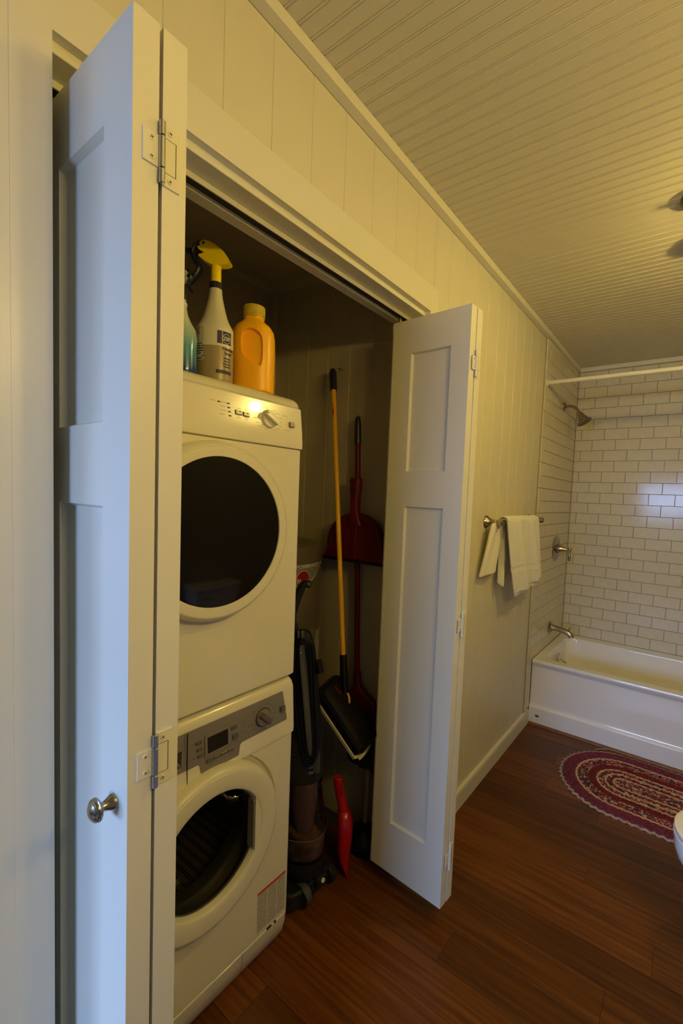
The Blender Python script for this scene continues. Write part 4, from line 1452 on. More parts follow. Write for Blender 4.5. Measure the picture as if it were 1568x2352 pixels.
# wound power cord
g = G()
for k in range(7):
    o_ = 0.052 + 0.004 * (k % 3)
    s_ = -0.024 + 0.004 * k
    e_ = 0.054 - 0.003 * k
    path = smooth_path([vp(0.0, o_ + 0.006, 0.945 - 0.004 * k), vp(s_ * 0.8, o_, 0.925), vp(s_ - 0.004, o_, 0.86), vp(s_, o_ + 0.006, 0.70), vp(s_ + 0.022, o_ + 0.018, 0.58), vp(0.022, o_ + 0.022, 0.515 + 0.004 * k),
                        vp(e_ + 0.004, o_ + 0.018, 0.56), vp(e_, o_ + 0.008, 0.70), vp(e_ - 0.006, o_, 0.86), vp(e_ * 0.7, o_, 0.925), vp(0.0, o_ + 0.006, 0.945 - 0.004 * k)], 6)
    g.tube(path, 0.0036, 7)
cd_ = sub('power_cord', g, M['black'], vac)
obj('plug', G().rbox(-0.012, 0.012, -0.011, 0.011, -0.022, 0.022, 0.004, 2, T=Matrix.Translation(vp(0.058, 0.050, 0.845)) @ Matrix.Rotation(-0.35, 4, 'Y')), M['black'], cd_)
# handle
hx0 = vp(-0.018, 0.005, 0.90)
g = G().tube(smooth_path([vp(-0.020, 0.0, 0.90), vp(-0.026, 0.0, 0.955), vp(-0.038, 0.0, 0.985), vp(-0.030, 0.0, 1.035), vp(-0.012, 0.0, 1.085), vp(0.004, 0.002, 1.112), vp(0.028, 0.004, 1.108)], 5), [0.011] * 8 + [0.013] * 6 + [0.0155] * 9 + [0.0145] * 6 + [0.011, 0.008], 12, sq=(1.0, 0.8))
sub('handle', g, M['charcoal'], vac)

# red hand dustpan standing beside the vacuum
hp = thing('hand_dustpan', 'small glossy red hand dustpan standing upright beside the vacuum', 'dustpan', (-0.188, 1.245, 0))
hp.scale = (0.88, 0.88, 0.88)
Vd = Vector((-0.66, 0.75, 0))       # its breadth runs away from us
Vw = Vector((0.75, 0.66, 0))        # its thickness lies across the picture
HPp = lambda w_, b, z: Vector((0, 0, z)) + Vw * w_ + Vd * b
rings = []
for z, cw, th, hb in ((0.004, 0.013, 0.002, 0.100), (0.03, 0.004, 0.012, 0.104), (0.07, -0.004, 0.027, 0.106), (0.12, -0.006, 0.032, 0.104), (0.17, -0.003, 0.033, 0.100), (0.215, -0.004, 0.034, 0.092), (0.245, -0.007, 0.031, 0.075), (0.262, -0.010, 0.025, 0.050), (0.272, -0.012, 0.018, 0.028)):
    ring = []
    for i in range(28):
        t = 2 * PI * i / 28
        c_, s_ = math.cos(t), math.sin(t)
        ring.append(HPp(cw + th * math.copysign(abs(c_) ** 0.8, c_), 0.6 * hb * math.copysign(abs(s_) ** 0.7, s_), z))
    rings.append(ring)
obj('pan', G().loft(rings), M['red'], hp)
rings = []
for z, cw, th, hb in ((0.268, -0.012, 0.021, 0.024), (0.30, -0.020, 0.0215, 0.018), (0.36, -0.034, 0.0205, 0.017), (0.411, -0.043, 0.0200, 0.018), (0.413, -0.043, 0.0185, 0.016)):
    rings.append([HPp(cw + th * math.cos(t), hb * math.sin(t), z) for t in [2 * PI * i / 20 for i in range(20)]])
hh = obj('handle', G().loft(rings), M['red'], hp)
g = G()
for k in range(5):
    g.tube([HPp(-0.026 - 0.0015 * k - 0.006, -0.0172, 0.345 + 0.010 * k), HPp(-0.026 - 0.0015 * k + 0.008, -0.0165, 0.342 + 0.010 * k)], 0.0016, 6)
obj('grip_rib', g, M['redd'], hh)

# nails in the side wall
def nail(loc, lab):
    o = obj('nail', G().lathe([(0.0016, -0.012), (0.0016, 0.022), (0.0042, 0.0225), (0.0042, 0.024), (0, 0.0242)], loc, (0, -1, 0), n=12, cap1=False), M['bronze'])
    return tag(o, lab, 'nail')


# mop: yellow handle, hung by its black grip
mop = thing('mop', 'flat mop with yellow handle, black head and cream pad, hanging on the closet wall', 'mop', (-0.28, 1.28, 0.50))
mt = Vector((-0.478, 1.405, 1.930))
mb = Vector((-0.240, 1.272, 0.655))
md_ = (mb - mt).normalized()
mlen = (mb - mt).length
MI = inv(mop)


def along(a, d, t, m_=None):
    return a + d * t


o = sub('handle', G().tube([along(mt, md_, 0.05), along(mt, md_, mlen - 0.13)], 0.0098, 20), M['yellow'], mop)
bs = Vector((0.62, -0.78, 0)).cross(md_)
obj('sticker', G().add([along(mt, md_, 0.125 + 0.07 * s_) + Vector((0.60, -0.80, 0)) * 0.0 + (Matrix.Rotation(a, 4, md_) @ Vector((0.62, -0.78, 0))) * 0.0102 for s_, a in ((0, 0.55), (0.25, 0.25), (0.6, 0.2), (1.0, 0.45), (1.0, 0.7), (0.6, 0.75), (0.2, 0.75))], [(0, 1, 2, 3, 4, 5, 6)]), M['red'], o)
sub('grip', G().tube([along(mt, md_, -0.020), along(mt, md_, -0.014), along(mt, md_, 0.0), along(mt, md_, 0.075)], [0.006, 0.012, 0.0150, 0.0145], 20), M['navy'], mop)
sub('socket', G().tube([along(mt, md_, mlen - 0.150), along(mt, md_, mlen - 0.145), along(mt, md_, mlen - 0.04), along(mt, md_, mlen - 0.01), along(mt, md_, mlen + 0.012)], [0.012, 0.0150, 0.0155, 0.018, 0.010], 16, sq=(1.0, 0.9)), M['black'], mop)
# head plate hangs aslant from the swivel
RX, TX, UX = Vector((0.8125, 0.583, 0)), Vector((0.583, -0.8125, 0)), Vector((0, 0, 1))
L_ = (RX * 0.60 - UX * 0.78 + TX * 0.12).normalized()
N_ = (RX * 0.78 + UX * 0.60)
N_ = (N_ - L_ * N_.dot(L_)).normalized()
N_ = (N_ * math.cos(math.radians(38)) + N_.cross(L_) * math.sin(math.radians(38)) * (1 if N_.cross(L_).dot(TX) > 0 else -1)).normalized()
W_ = N_.cross(L_)
HC_ = Vector((-0.238, 1.270, 0.577))
TM = Matrix(((L_.x, W_.x, N_.x, HC_.x), (L_.y, W_.y, N_.y, HC_.y), (L_.z, W_.z, N_.z, HC_.z), (0, 0, 0, 1)))


def hexr(lx, wy, c, z):
    return [(-lx + c, -wy, z), (lx - c * 0.7, -wy, z), (lx, -wy + c * 0.9, z), (lx, wy - c * 0.9, z), (lx - c * 0.7, wy, z), (-lx + c, wy, z), (-lx, wy - c, z), (-lx, -wy + c, z)]


g = G().loft([[TM @ Vector(p) for p in hexr(a, b, c, z)] for a, b, c, z in ((0.140, 0.060, 0.012, 0.0), (0.142, 0.062, 0.014, 0.006), (0.140, 0.060, 0.016, 0.036), (0.130, 0.050, 0.016, 0.048), (0.060, 0.024, 0.01, 0.051))])
hd_ = sub('head', g, M['black'], mop)
obj('head_mark', G().add([TM @ Vector(p) for p in ((-0.112, 0.000, 0.0492), (-0.075, 0.000, 0.0512), (-0.075, 0.010, 0.0512), (-0.112, 0.010, 0.0492))], [(0, 1, 2, 3)]), M['redd'], hd_)
obj('swivel', G().tube([mb - md_ * 0.002, mb + md_ * 0.016, mb + md_ * 0.030], [0.0085, 0.0075, 0.006], 14), M['yellow'], hd_)
obj('clip', G().tube(smooth_path([mb - md_ * 0.012 + RX * 0.012 + TX * 0.012, mb + md_ * 0.006 + RX * 0.018 + TX * 0.013, mb + md_ * 0.030 + RX * 0.017 + TX * 0.010], 4), 0.0045, 8), M['yellow'], hd_)
g = G().loft([[TM @ Vector(p) + L_ * 0.009 for p in hexr(a, b, c, z)] for a, b, c, z in ((0.138, 0.062, 0.008, -0.019), (0.140, 0.065, 0.008, -0.015), (0.140, 0.065, 0.010, 0.000), (0.136, 0.060, 0.012, 0.002))])
pd = sub('pad', g, M['cloth'], mop)
# the pad's loose tab at the lower right
g = G()
pts = []
for i in range(6):
    for j in range(5):
        a, b = 0.132 + 0.036 * i / 5, -0.040 + 0.070 * j / 4
        pts.append(TM @ Vector((a, b, -0.006 + 0.006 * math.sin(i * 1.2 + j) - 0.012 * (i / 5) ** 2)))
g.add(pts, [(i * 5 + j, i * 5 + j + 1, (i + 1) * 5 + j + 1, (i + 1) * 5 + j) for i in range(5) for j in range(4)])
tb = obj('tab', g, M['cloth'], pd)
tb.modifiers.new('thick', 'SOLIDIFY').thickness = 0.003
nail((-0.462, CYS, 1.952), 'bent nail in the closet wall holding the yellow mop handle')

# broom with the long dark red dustpan clipped on it
brm = thing('broom', 'red broom with black grip hanging on the closet wall', 'broom', (-0.30, 1.40, 0.30))
bt, bb = Vector((-0.336, 1.408, 1.735)), Vector((-0.282, 1.405, 0.600))
bd = (bb - bt).normalized()
bl = (bb - bt).length
o = sub('handle', G().tube([bt + bd * 0.10, bb - bd * 0.02], 0.0115, 20), M['redd'], brm)
sub('grip', G().tube([bt + bd * -0.006, bt, bt + bd * 0.012, bt + bd * 0.03, bt + bd * 0.105], [0.004, 0.009, 0.0115, 0.0135, 0.0140], 20), M['navy'], brm)
g = G().loft([[(cx + hx * math.copysign(abs(math.cos(t)) ** 0.8, math.cos(t)), 1.402 + hy * math.sin(t), z) for t in [2 * PI * i / 28 for i in range(28)]] for z, cx, hx, hy in ((0.535, -0.258, 0.088, 0.022), (0.575, -0.262, 0.084, 0.022), (0.600, -0.264, 0.075, 0.021), (0.615, -0.270, 0.045, 0.019), (0.64, -0.278, 0.018, 0.016), (0.70, -0.284, 0.0145, 0.0145))])
sub('cap', g, M['redd'], brm)
g = G().loft([[(cx + hx * math.copysign(abs(math.cos(t)) ** 0.7, math.cos(t)), 1.402 + hy * math.sin(t) + 0.0015 * math.sin(t * 19), z) for t in [2 * PI * i / 56 for i in range(56)]] for z, cx, hx, hy in ((0.536, -0.258, 0.084, 0.019), (0.44, -0.235, 0.098, 0.022), (0.33, -0.205, 0.112, 0.025), (0.318, -0.202, 0.110, 0.024))])
b_ = sub('bristles', g, M['bristle'], brm)
b_['kind'] = 'stuff'
nail((-0.352, CYS, 1.745), 'nail in the closet wall beside the top of the broom')

ldp = thing('long_dustpan', 'dark red dome-shaped dustpan clipped onto the broom handle', 'dustpan', (-0.318, 1.38, 1.16))
pc = Vector((-0.309, 1.383, 0))
# hollow pan opening towards the wall below, seen from its back
outl = []
for i in range(33):
    t = PI * i / 32
    outl.append((0.142 * math.cos(t), 0.040 + 0.150 * math.sin(t) ** 0.85))
outl = [(0.160, 0.0)] + [(p[0] * (1.0), p[1]) for p in outl] + [(-0.160, 0.0)]


def pan_ring(sc, y, dz=0.0):
    return [(pc.x + p[0] * sc, y, 1.165 + (p[1] - 0.04) * sc * (1 if p[1] > 0 else 1) + 0.04 * sc * 0 + (0.04 if p[1] > 0 else 0) + dz) for p in outl]


rings = []
for sc, y in ((1.0, 1.405), (1.0, 1.378), (0.985, 1.373), (0.93, 1.373), (0.90, 1.375), (0.86, 1.380), (0.50, 1.381), (0.05, 1.381)):
    rings.append([(pc.x + p[0] * (sc if p[1] > 0 else max(sc, 0.0)), y, 1.160 + (p[1] * sc if p[1] > 0 else 0.0)) for p in outl])
o = sub('pan', G().loft(rings, cap0=False), M['redd'], ldp)
o.modifiers.new('thick', 'SOLIDIFY').thickness = 0.0025
sub('lip', G().rbox(pc.x - 0.161, pc.x + 0.161, 1.367, 1.410, 1.150, 1.1595, 0.002, 2), M['black'], ldp)
g = G().loft([[(pc.x - 0.004 * (z - 1.3) + hx * math.copysign(abs(math.cos(t)) ** 0.7, math.cos(t)), 1.380 + hy * math.sin(t), z) for t in [2 * PI * i / 24 for i in range(24)]] for z, hx, hy in ((1.300, 0.034, 0.010), (1.325, 0.026, 0.016), (1.36, 0.0215, 0.019), (1.42, 0.0215, 0.020), (1.44, 0.0255, 0.020), (1.487, 0.0265, 0.019), (1.490, 0.024, 0.017))])
sl = sub('sleeve', g, M['redd'], ldp)
g = G()
for k in range(5):
    g.rbox(pc.x - 0.004, pc.x + 0.012, 1.3585, 1.3610, 1.415 + 0.008 * k, 1.418 + 0.008 * k, 0.0008, 1)
obj('grip_rib', g, M['blackm'], sl)
obj('button', G().lathe([(0.004, 0), (0.004, 0.003)], (pc.x - 0.015, 1.362, 1.475), (0, -1, 0), n=12), M['black'], sl)
g = G().rbox(pc.x - 0.012, pc.x + 0.012, 1.376, 1.381, 1.162, 1.30, 0.002, 1)
obj('spine', g, M['redd'], o)

# plunger in the corner by the door
pl = thing('plunger', 'black plunger with pale handle on the closet floor behind the door', 'plunger', (-0.195, 1.378, 0))
obj('cup', G().lathe([(0.064, 0.0), (0.066, 0.006), (0.064, 0.012), (0.066, 0.03), (0.058, 0.062), (0.036, 0.082), (0.016, 0.090), (0.014, 0.105)], n=40), M['black'], pl)
obj('handle', G().tube([(0, 0, 0.10), (0.003, 0.004, 0.325)], [0.0105, 0.010], 16), mat('pale_handle', (0.30, 0.25, 0.18), 0.5), pl)

# ================================================================== bath
tub = thing('bathtub', 'white alcove bathtub with glossy apron below the tiled wall', 'bathtub', (0.77, 3.23, 0))
X0, X1, TZ = 0.0125, 1.5295, 0.420


def rrect(x0, x1, y0, y1, r, z, k=8, zf=None):
    pts = []
    for cx, cy, a in ((x1 - r, y1 - r, 0), (x0 + r, y1 - r, PI / 2), (x0 + r, y0 + r, PI), (x1 - r, y0 + r, 3 * PI / 2)):
        for i in range(k + 1):
            t = a + PI / 2 * i / k
            pts.append((cx + r * math.cos(t), cy + r * math.sin(t), z))
    return pts


rings = [rrect(X0, X1, YT + 0.010, YB - 0.001, 0.004, TZ - 0.04),
         rrect(X0, X1, YT + 0.001, YB - 0.001, 0.004, TZ - 0.022),
         rrect(X0, X1, YT, YB - 0.001, 0.004, TZ - 0.012),
         rrect(X0 + 0.001, X1 - 0.001, YT + 0.004, YB - 0.001, 0.006, TZ - 0.003),
         rrect(X0 + 0.003, X1 - 0.003, YT + 0.012, YB - 0.003, 0.008, TZ),
         rrect(0.062, 1.480, YT + 0.062, 3.535, 0.085, TZ),
         rrect(0.068, 1.474, YT + 0.068, 3.529, 0.083, TZ - 0.002),
         rrect(0.074, 1.466, YT + 0.075, 3.522, 0.080, TZ - 0.012),
         rrect(0.084, 1.440, YT + 0.084, 3.513, 0.085, TZ - 0.08),
         rrect(0.110, 1.330, YT + 0.105, 3.490, 0.11, TZ - 0.28),
         rrect(0.150, 1.280, YT + 0.140, 3.455, 0.12, TZ - 0.335),
         rrect(0.260, 1.180, YT + 0.230, 3.360, 0.11, TZ - 0.350)]
sub('basin', G().loft(rings, cap0=False, cap1=True), M['acrylic'], tub)
ap = smooth_path([(YT + 0.010, 0, 0.385), (YT + 0.013, 0, 0.370), (YT + 0.0135, 0, 0.30), (YT + 0.012, 0, 0.16), (YT + 0.009, 0, 0.128), (YT + 0.001, 0, 0.114), (YT - 0.0015, 0, 0.104), (YT - 0.001, 0, 0.06), (YT - 0.001, 0, 0.0135)], 4)
prof = [(p.x, p.z) for p in ap] + [(YT + 0.03, 0.0135), (YT + 0.03, 0.384)]
g = G().prism(prof, 'x', X0, X1)
apn = sub('apron', g, M['acrylic'], tub)
ov = G().lathe([(0.0115, 0), (0.0105, 0.0012), (0, 0.0016)], (0.066, YT - 0.0012, 0.060), (0, -1, 0), n=28, cap0=False, cap1=False, sx=1.15, sy=0.62)
obj('badge', ov, M['greypl'], apn)
sub('floor_skirt', G().box(X0, X1, YT + 0.002, YT + 0.03, 0.0, 0.0134), M['acrylic'], tub, smooth=False)
ovf = sub('overflow_plate', G().lathe([(0.037, 0), (0.036, 0.005), (0.030, 0.0085), (0.012, 0.0095), (0, 0.0095)], (0.098, 3.215, 0.350), (1, 0, 0.06), n=36, cap1=False), M['chrome'], tub)
obj('trip_lever', G().tube([(0.104, 3.215, 0.346), (0.128, 3.205, 0.338), (0.150, 3.190, 0.332)], [0.005, 0.004, 0.005], 10), M['nickel'], ovf)

# tub spout, valve, shower head: all on the left tiled wall
FX = 0.0125
sp = thing('tub_spout', 'brushed nickel tub spout with diverter knob above the bathtub', 'faucet', (FX, 3.2306, 0.545))
spz = 0.545
path = smooth_path([(0.006, 0, 0.004), (0.045, 0, 0.002), (0.085, 0, -0.003), (0.120, 0, -0.012), (0.143, 0, -0.026), (0.150, 0, -0.040)], 5)
obj('body', G().tube(path, [0.029, 0.026, 0.0235, 0.022, 0.021] + [0.020] * (len(path) - 8) + [0.0195, 0.0205, 0.0215], 24), M['nickel'], sp)
obj('flange', G().lathe([(0.041, 0), (0.041, 0.004), (0.037, 0.009), (0.031, 0.014), (0.029, 0.018)], (0, 0, 0.004), (1, 0, 0), n=36), M['nickel'], sp)
obj('diverter', G().lathe([(0.004, 0), (0.0035, 0.014), (0.0075, 0.016), (0.0085, 0.021), (0.006, 0.027), (0.0, 0.029)], (0.133, 0, 0.000), (0.15, 0, 1), n=18, cap1=False), M['nickel'], sp)

va = thing('shower_valve', 'round brushed nickel shower valve with lever on the left tiled wall', 'faucet', (FX, 3.2635, 1.106))
obj('plate', G().lathe([(0.090, 0), (0.090, 0.0025), (0.086, 0.006), (0.074, 0.0085), (0.072, 0.0068), (0.040, 0.0105), (0.034, 0.014)], (0, 0, 0), (1, 0, 0), n=56), M['nickel'], va)
obj('hub', G().lathe([(0.034, 0.012), (0.033, 0.020), (0.028, 0.022), (0.0275, 0.030), (0.024, 0.040), (0.016, 0.058), (0.012, 0.072), (0.010, 0.082)], (0, 0, 0), (1, 0, -0.03), n=32), M['nickel'], va)
obj('lever', G().lathe([(0.0, -0.016), (0.010, -0.013), (0.0135, -0.004), (0.0135, 0.006), (0.009, 0.012), (0.0065, 0.016), (0.0060, 0.020), (0.0085, 0.040), (0.0095, 0.056), (0.0075, 0.068), (0.0085, 0.071), (0.006, 0.078), (0, 0.080)], (0.094, 0, 0), (0.02, 0.0, -1), n=24, cap0=False, cap1=False), M['nickel'], va)

sh = thing('shower_fixture', 'brushed nickel bell-shaped shower head on a curved arm', 'shower', (FX, 3.233, 2.090))
obj('flange', G().lathe([(0.033, 0), (0.033, 0.003), (0.029, 0.010), (0.018, 0.016), (0.012, 0.018)], (0, 0, 0), (1, 0, 0), n=36), M['nickel'], sh)
path = smooth_path([(0.008, 0, 0), (0.038, 0, 0.001), (0.064, 0, -0.007), (0.086, 0, -0.026), (0.100, 0, -0.048)], 6)
obj('arm', G().tube(path, 0.0098, 18), M['nickel'], sh)
dr_ = Vector((0.52, -0.02, -0.85)).normalized()
hl = obj('head', G().lathe([(0.010, -0.010), (0.0155, -0.006), (0.0165, 0.004), (0.0205, 0.008), (0.0235, 0.020), (0.0285, 0.038), (0.032, 0.047), (0.031, 0.049), (0.046, 0.062), (0.0495, 0.066), (0.0495, 0.071), (0.046, 0.074), (0.044, 0.0725)], (0.103, 0, -0.053), dr_, n=48), M['nickel'], sh)
obj('spray_face', G().lathe([(0.044, 0.0715), (0.043, 0.0735), (0.02, 0.0745), (0.0, 0.0745)], (0.103, 0, -0.053), dr_, n=40, cap0=False, cap1=False), M['greypl'], hl)
obj('collar', G().lathe([(0.0335, 0.0465), (0.0345, 0.050), (0.033, 0.0535)], (0.103, 0, -0.053), dr_, n=40, cap0=False, cap1=False), M['nickel'], hl)

rod = thing('curtain_rod', 'plain white shower curtain rod across the top of the tub', 'curtain rod', (0.0125, 2.790, 2.150))
obj('rod', G().tube([(0.004, 0, 0), (XR - 0.0135, 0, 0)], 0.0125, 24), M['doorpaint'], rod)
obj('end_cap', G().lathe([(0.022, 0), (0.021, 0.006), (0.0145, 0.010), (0.014, 0.016)], (0, 0, 0), (1, 0, 0), n=28), M['doorpaint'], rod)

# ---- towel bar and towel
BZ, BX = 1.3225, 0.072
bar = thing('towel_bar', 'brass-toned towel bar on flared posts, on the planked wall', 'towel bar', (0, 2.30, BZ))
yl, yr = 1.985, 2.640
postp = [(0.0305, 0.0), (0.0305, 0.003), (0.0275, 0.008), (0.0205, 0.016), (0.0155, 0.026), (0.0125, 0.038), (0.0118, 0.048), (0.0128, 0.050), (0.0112, 0.052), (0.0112, 0.058), (0.0145, 0.061), (0.0165, 0.068), (0.0165, 0.078), (0.0145, 0.085), (0.010, 0.088), (0.0, 0.089)]
for yy in (yl, yr):
    obj('post', G().lathe(postp, (0, yy - 2.30, 0), (1, 0, 0), n=36, cap1=False), M['nickel'], bar)
obj('bar', G().tube([(BX, yl - 2.30, 0), (BX, yr - 2.30, 0)], 0.0085, 20), M['nickel'], bar)

tow = thing('towel', 'white terry towel draped in folds over the towel bar', 'towel', (0.08, 2.25, 0.97))


def drape(name, parent, ytop0, ytop1, ybot0, ybot1, zf, zb, lay, amp, seed, nb=34, thick=0.006, front=True, zfun=None, bandz=None, both=True):
    """cloth over the bar: s runs from the front hem up, over the bar and down behind"""
    rnd = random.Random(seed)
    ph = [rnd.uniform(0, 6.28) for _ in range(4)]
    rad = 0.0125 + lay
    path = []
    nf = 56 if front else 30
    for i in range(nf + 1):
        t = i / nf
        path.append(('f', t))
    if both:
        for i in range(1, 9):
            path.append(('o', i / 8))
        for i in range(1, nf + 1):
            path.append(('b', i / nf))
    vs = []
    for kind, t in path:
        for j in range(nb + 1):
            v = j / nb
            if kind == 'f':
                zt = zf + (zfun(v) if zfun else 0)
                z = zt + (BZ - zt) * t
                k = 1 - t
                off = BX + rad + k * 0.006
                if bandz:
                    zz_ = z - bandz - 0.010 * math.sin(6 * v)
                    off += 0.0030 * math.exp(-(zz_ / 0.004) ** 2) + 0.0030 * math.exp(-((zz_ - 0.032) / 0.004) ** 2) - (0.0015 if 0 < zz_ < 0.032 else 0)
                sg = 1
            elif kind == 'o':
                a = PI * t
                z = BZ + rad * math.sin(a)
                k = 0
                off = BX + rad * math.cos(a)
                sg = 0
            else:
                z = BZ + (zb - BZ) * t
                k = t
                off = BX - rad - k * 0.012
                sg = -0.5
            ya = ytop0 + (ybot0 - ytop0) * k
            yb = ytop1 + (ybot1 - ytop1) * k
            y = ya + (yb - ya) * v
            wv = amp * (0.35 + 0.65 * min(1, k * 1.6)) * (math.sin(2 * PI * 2.3 * v + ph[0]) + 0.5 * math.sin(2 * PI * 4.7 * v + ph[1] + k) + 0.25 * math.sin(2 * PI * 8 * v + ph[2]))
            y += 0.4 * wv * (1 if 0.03 < v < 0.97 else 0)
            x = off + (wv if sg > 0 else (0.4 * wv if sg < 0 else 0)) * (0 if sg == 0 else 1)
            x = max(x, 0.008)
            vs.append((x - 0.08, y - 2.25, z - 0.97))
    n = nb + 1
    fs = [(i * n + j, i * n + j + 1, (i + 1) * n + j + 1, (i + 1) * n + j) for i in range(len(path) - 1) for j in range(nb)]
    o = obj(name, G().add(vs, fs), M['towel'], parent, angle=80)
    md = o.modifiers.new('thick', 'SOLIDIFY')
    md.thickness = thick
    md.offset = 0
    bv = o.modifiers.new('soft', 'SUBSURF')
    bv.levels = 1
    bv.render_levels = 1
    return o


drape('outer_fold', tow, 2.012, 2.500, 2.165, 2.625, 0.965, 1.06, 0.0155, 0.0095, 5, zfun=lambda v: 0.018 * v + (0.012 if 0.45 < v < 0.72 else 0) + (0.010 if v > 0.85 else 0), bandz=1.070, both=True, thick=0.008)
drape('inner_fold', tow, 2.020, 2.488, 2.180, 2.600, 0.945, 1.12, 0.0055, 0.0050, 11, zfun=lambda v: 0.025 * v, thick=0.009)
# the back layer: swung out to the left behind the bar
vs = []
nI, nJ = 26, 20
for i in range(nI + 1):
    t = i / nI
    z = 1.318 + (1.070 - 1.318) * t
    a = 1.955 - 0.070 * t ** 0.8
    b = 2.085 - 0.010 * t
    for j in range(nJ + 1):
        v = j / nJ
        y = a + (b - a) * v
        bul = math.sin(PI * v) ** 0.7
        x = 0.022 + 0.020 * (1 - t) + 0.020 * bul * (0.35 + 0.65 * t) + 0.004 * math.sin(9 * v + 3 * t)
        vs.append((x - 0.08, y - 2.25, z - 0.97 + 0.010 * math.sin(2.6 * v)))
n = nJ + 1
o = obj('back_fold', G().add(vs, [(i * n + j, i * n + j + 1, (i + 1) * n + j + 1, (i + 1) * n + j) for i in range(nI) for j in range(nJ)]), M['towel'], tow, angle=80)
md = o.modifiers.new('thick', 'SOLIDIFY')
md.thickness = 0.016
md.offset = 0
o.modifiers.new('soft', 'SUBSURF').render_levels = 1
vs = []
for i in range(nI + 1):
    t = i / nI
    z = 1.305 + (1.020 - 1.305) * t
    for j in range(9):
        v = j / 8
        y = 2.085 + 0.028 * v * (0.5 + 0.9 * t) + 0.012 * t
        x = 0.030 + 0.022 * math.sin(PI * v) + 0.006 * v
        vs.append((x - 0.08, y - 2.25, z - 0.97 - 0.02 * math.sin(PI * v)))
o = obj('back_fold', G().add(vs, [(i * 9 + j, i * 9 + j + 1, (i + 1) * 9 + j + 1, (i + 1) * 9 + j) for i in range(nI) for j in range(8)]), M['towel'], tow, angle=80)
md = o.modifiers.new('thick', 'SOLIDIFY')
md.thickness = 0.010
md.offset = 0
o.modifiers.new('soft', 'SUBSURF').render_levels = 1

# ================================================================== braided rug
rug = thing('braided_rug', 'oval braided rug in purple, red and tan with scalloped edge, before the tub', 'rug', (0.80, 2.512, 0))
RR, HL = 0.300, 0.20        # end radius, half of the straight middle
NR = 24
PR = RR / NR
order = ['rug_edge'] + ['rug_purple'] * 5 + ['rug_tan'] + ['rug_mix'] * 4 + ['rug_red'] * 3 + ['rug_tan'] + ['rug_mix'] * 2 + ['rug_tan'] + ['rug_dark'] + ['rug_red'] + ['rug_tan'] + ['rug_mix'] * 3
names_ = sorted(set(order))


def stadium(r, s):
    """point and outward normal on a stadium of radius r at arc length s"""
    per = 4 * HL + 2 * PI * r
    s = s % per
    if s < 2 * HL:
        return (-HL + s, -r), (0, -1)
    s -= 2 * HL
    if s < PI * r:
        a = -PI / 2 + s / r
        return (HL + r * math.cos(a), r * math.sin(a)), (math.cos(a), math.sin(a))
    s -= PI * r
    if s < 2 * HL:
        return (HL - s, r), (0, 1)
    s -= 2 * HL
    a = PI / 2 + s / max(r, 1e-6)
    return (-HL + r * math.cos(a), r * math.sin(a)), (math.cos(a), math.sin(a))


groups = []
for k in range(NR):
    r = RR - (k + 0.5) * PR
    m_ = order[k]
    if not groups or groups[-1][0] != m_ or k == 1:
        groups.append((m_, []))
    groups[-1][1].append((k, r))
tilt = Matrix.Rotation(math.radians(-1.2), 4, 'Z')
for m_, rs in groups:
    g = G()
    for k, r in rs:
        per = 4 * HL + 2 * PI * r
        n = int(per / 0.0085)
        nc = 8
        vs = []
        for i in range(n):
            s = per * i / n
            (px_, py_), (nx, ny) = stadium(r, s)
            tw = 2 * PI * round(per / 0.034) * i / n
            lob = 0.0022 * math.sin(tw)
            if k == 0:
                lob = 0.0055 * math.sin(tw * 0.9 if False else tw)
            h = 0.0105 + 0.0012 * math.cos(2 * tw)
            if k == 0:
                h = 0.0075
            wd_ = PR * 0.56
            for c in range(nc):
                a = PI * c / (nc - 1)
                d = wd_ * math.cos(a) + lob
                vs.append(tuple(tilt @ Vector((px_ + nx * d, py_ + ny * d, 0.0005 + h * math.sin(a) ** 0.8))))
        fs = [(i * nc + c, i * nc + c + 1, ((i + 1) % n) * nc + c + 1, ((i + 1) % n) * nc + c) for i in range(n) for c in range(nc - 1)]
        g.add(vs, fs)
    obj('edging' if m_ == 'rug_edge' else 'braid', g, M[m_], rug, angle=70)
obj('thread', G().tube(smooth_path([(-0.375, 0.268, 0.006), (-0.350, 0.300, 0.005), (-0.336, 0.312, 0.004), (-0.318, 0.325, 0.004)], 4), 0.0030, 6), M['rug_edge'], rug)

# ================================================================== toilet
TYc = 1.665
toi = thing('toilet', 'white toilet whose bowl just enters the frame at the right edge', 'toilet', (1.15, TYc, 0))


def egg(xf, xb, hw, z, n=48, p=2.0):
    """egg outline: front tip xf, back xb, half width hw"""
    pts = []
    xm = xf + (xb - xf) * 0.56
    for i in range(n):
        t = 2 * PI * i / n
        c_, s_ = math.cos(t), math.sin(t)
        ax = (xm - xf) if c_ < 0 else (xb - xm)
        e = 2.1 if c_ < 0 else 2.8
        pts.append((xm + ax * math.copysign(abs(c_) ** (2 / e), c_), TYc + hw * math.copysign(abs(s_) ** (2 / e), s_), z))
    return pts


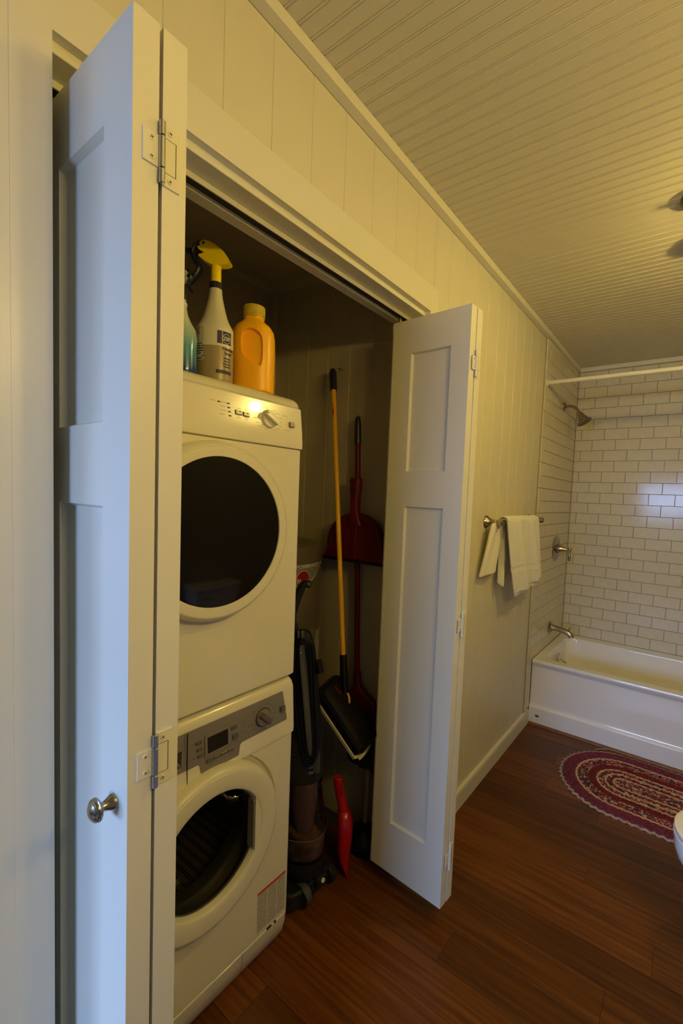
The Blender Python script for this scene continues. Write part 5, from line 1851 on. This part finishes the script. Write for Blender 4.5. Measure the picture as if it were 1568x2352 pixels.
g = G().loft([egg(0.975, 1.36, 0.105, 0.0), egg(0.972, 1.36, 0.108, 0.012), egg(0.985, 1.36, 0.098, 0.05), egg(0.978, 1.36, 0.098, 0.12), egg(0.93, 1.36, 0.112, 0.20), egg(0.868, 1.36, 0.150, 0.28), egg(0.830, 1.36, 0.174, 0.335), egg(0.822, 1.36, 0.180, 0.365), egg(0.824, 1.36, 0.179, 0.384), egg(0.832, 1.35, 0.174, 0.390)])
sub('bowl', g, M['china'], toi)
sub('seat', G().loft([egg(0.824, 1.30, 0.180, 0.3925), egg(0.818, 1.30, 0.184, 0.396), egg(0.818, 1.30, 0.184, 0.406), egg(0.824, 1.30, 0.180, 0.410)]), M['china'], toi)
sub('lid', G().loft([egg(0.828, 1.30, 0.178, 0.4125), egg(0.820, 1.30, 0.183, 0.416), egg(0.820, 1.30, 0.183, 0.424), egg(0.832, 1.29, 0.174, 0.430), egg(0.90, 1.25, 0.13, 0.433)]), M['china'], toi)
sub('tank', G().rbox(1.345, 1.522, TYc - 0.215, TYc + 0.215, 0.385, 0.715, 0.02, 4), M['china'], toi)
sub('tank_lid', G().rbox(1.335, 1.527, TYc - 0.225, TYc + 0.225, 0.717, 0.750, 0.012, 3), M['china'], toi)
sub('flush_lever', G().tube([(1.345, TYc - 0.15, 0.665), (1.327, TYc - 0.15, 0.665), (1.325, TYc - 0.09, 0.655)], [0.008, 0.007, 0.005], 12), M['nickel'], toi)

# ================================================================== ceiling light, detector
lamp = thing('ceiling_light', 'ceiling light with a dark bronze canopy at the right edge of the frame', 'ceiling light', (0.757, 1.79, H))
obj('canopy', G().lathe([(0.064, 0.0), (0.064, -0.010), (0.056, -0.024), (0.030, -0.032), (0.010, -0.034), (0.0095, -0.060)], n=48), M['bronze'], lamp)
obj('arm', G().tube([(0, 0, -0.058), (0.30, 0, -0.058)], 0.0085, 14), M['bronze'], lamp)
for x, y, z in LAMPS:
    dx = x - 0.757
    s_ = obj('lamp_holder', G().lathe([(0.010, -0.060), (0.016, -0.075), (0.020, -0.090), (0.020, -0.110)], (dx, 0, 0), n=24), M['bronze'], lamp)
    obj('bulb', G().lathe([(0.012, -0.111), (0.016, -0.128), (0.028, -0.150), (0.031, -0.170), (0.026, -0.190), (0.014, -0.202), (0, -0.205)], (dx, 0, 0), n=24, cap1=False), M['bulb'], s_)
    obj('shade', G().lathe([(0.021, -0.112), (0.034, -0.120), (0.046, -0.134), (0.055, -0.152), (0.0565, -0.152), (0.0475, -0.133), (0.035, -0.1185), (0.0212, -0.1105)], (dx, 0, 0), n=36, cap0=False, cap1=False), M['bronze'], s_)
    light('lamp', 'POINT', (x, y, H - 0.172), LAMP_W, WARM, shadow_soft_size=0.037, use_soft_falloff=False)
det = thing('smoke_detector', 'small round white smoke detector on the ceiling at the right edge', 'smoke detector', (0.755, 2.065, H))
obj('base', G().lathe([(0.058, 0), (0.058, -0.008), (0.054, -0.010)], n=48), M['doorpaint'], det)
obj('cover', G().lathe([(0.060, -0.010), (0.060, -0.020), (0.050, -0.034), (0.030, -0.040), (0, -0.041)], n=48, cap1=False), M['doorpaint'], det)

# vanity light on the right wall, beside the camera: it is what lights the near doors
vl = thing('vanity_light', 'three-bulb vanity light bar on the right-hand wall beside the camera', 'wall light', (XR, 0.44, 2.02))
obj('back_plate', G().rbox(-0.022, -0.0005, -0.33, 0.33, -0.045, 0.045, 0.006, 2), M['bronze'], vl)
for x, y, z in VANITY:
    hd = obj('lamp_holder', G().tube(smooth_path([(-0.02, y - 0.44, 0.0), (-0.09, y - 0.44, 0.01), (x - XR, y - 0.44, 0.035)], 4), 0.009, 12)
             .lathe([(0.020, 0.040), (0.022, 0.010), (0.014, 0.004)], (x - XR, y - 0.44, 0.0), n=20), M['bronze'], vl)
    obj('bulb', G().lathe([(0.013, 0.004), (0.018, -0.012), (0.030, -0.034), (0.034, -0.050), (0.028, -0.068), (0.014, -0.080), (0, -0.083)], (x - XR, y - 0.44, 0.0), n=24, cap1=False), M['bulb'], hd)
    light('lamp', 'POINT', (x, y, z - 0.005), VANITY_W, WARM, shadow_soft_size=0.040, use_soft_falloff=False)
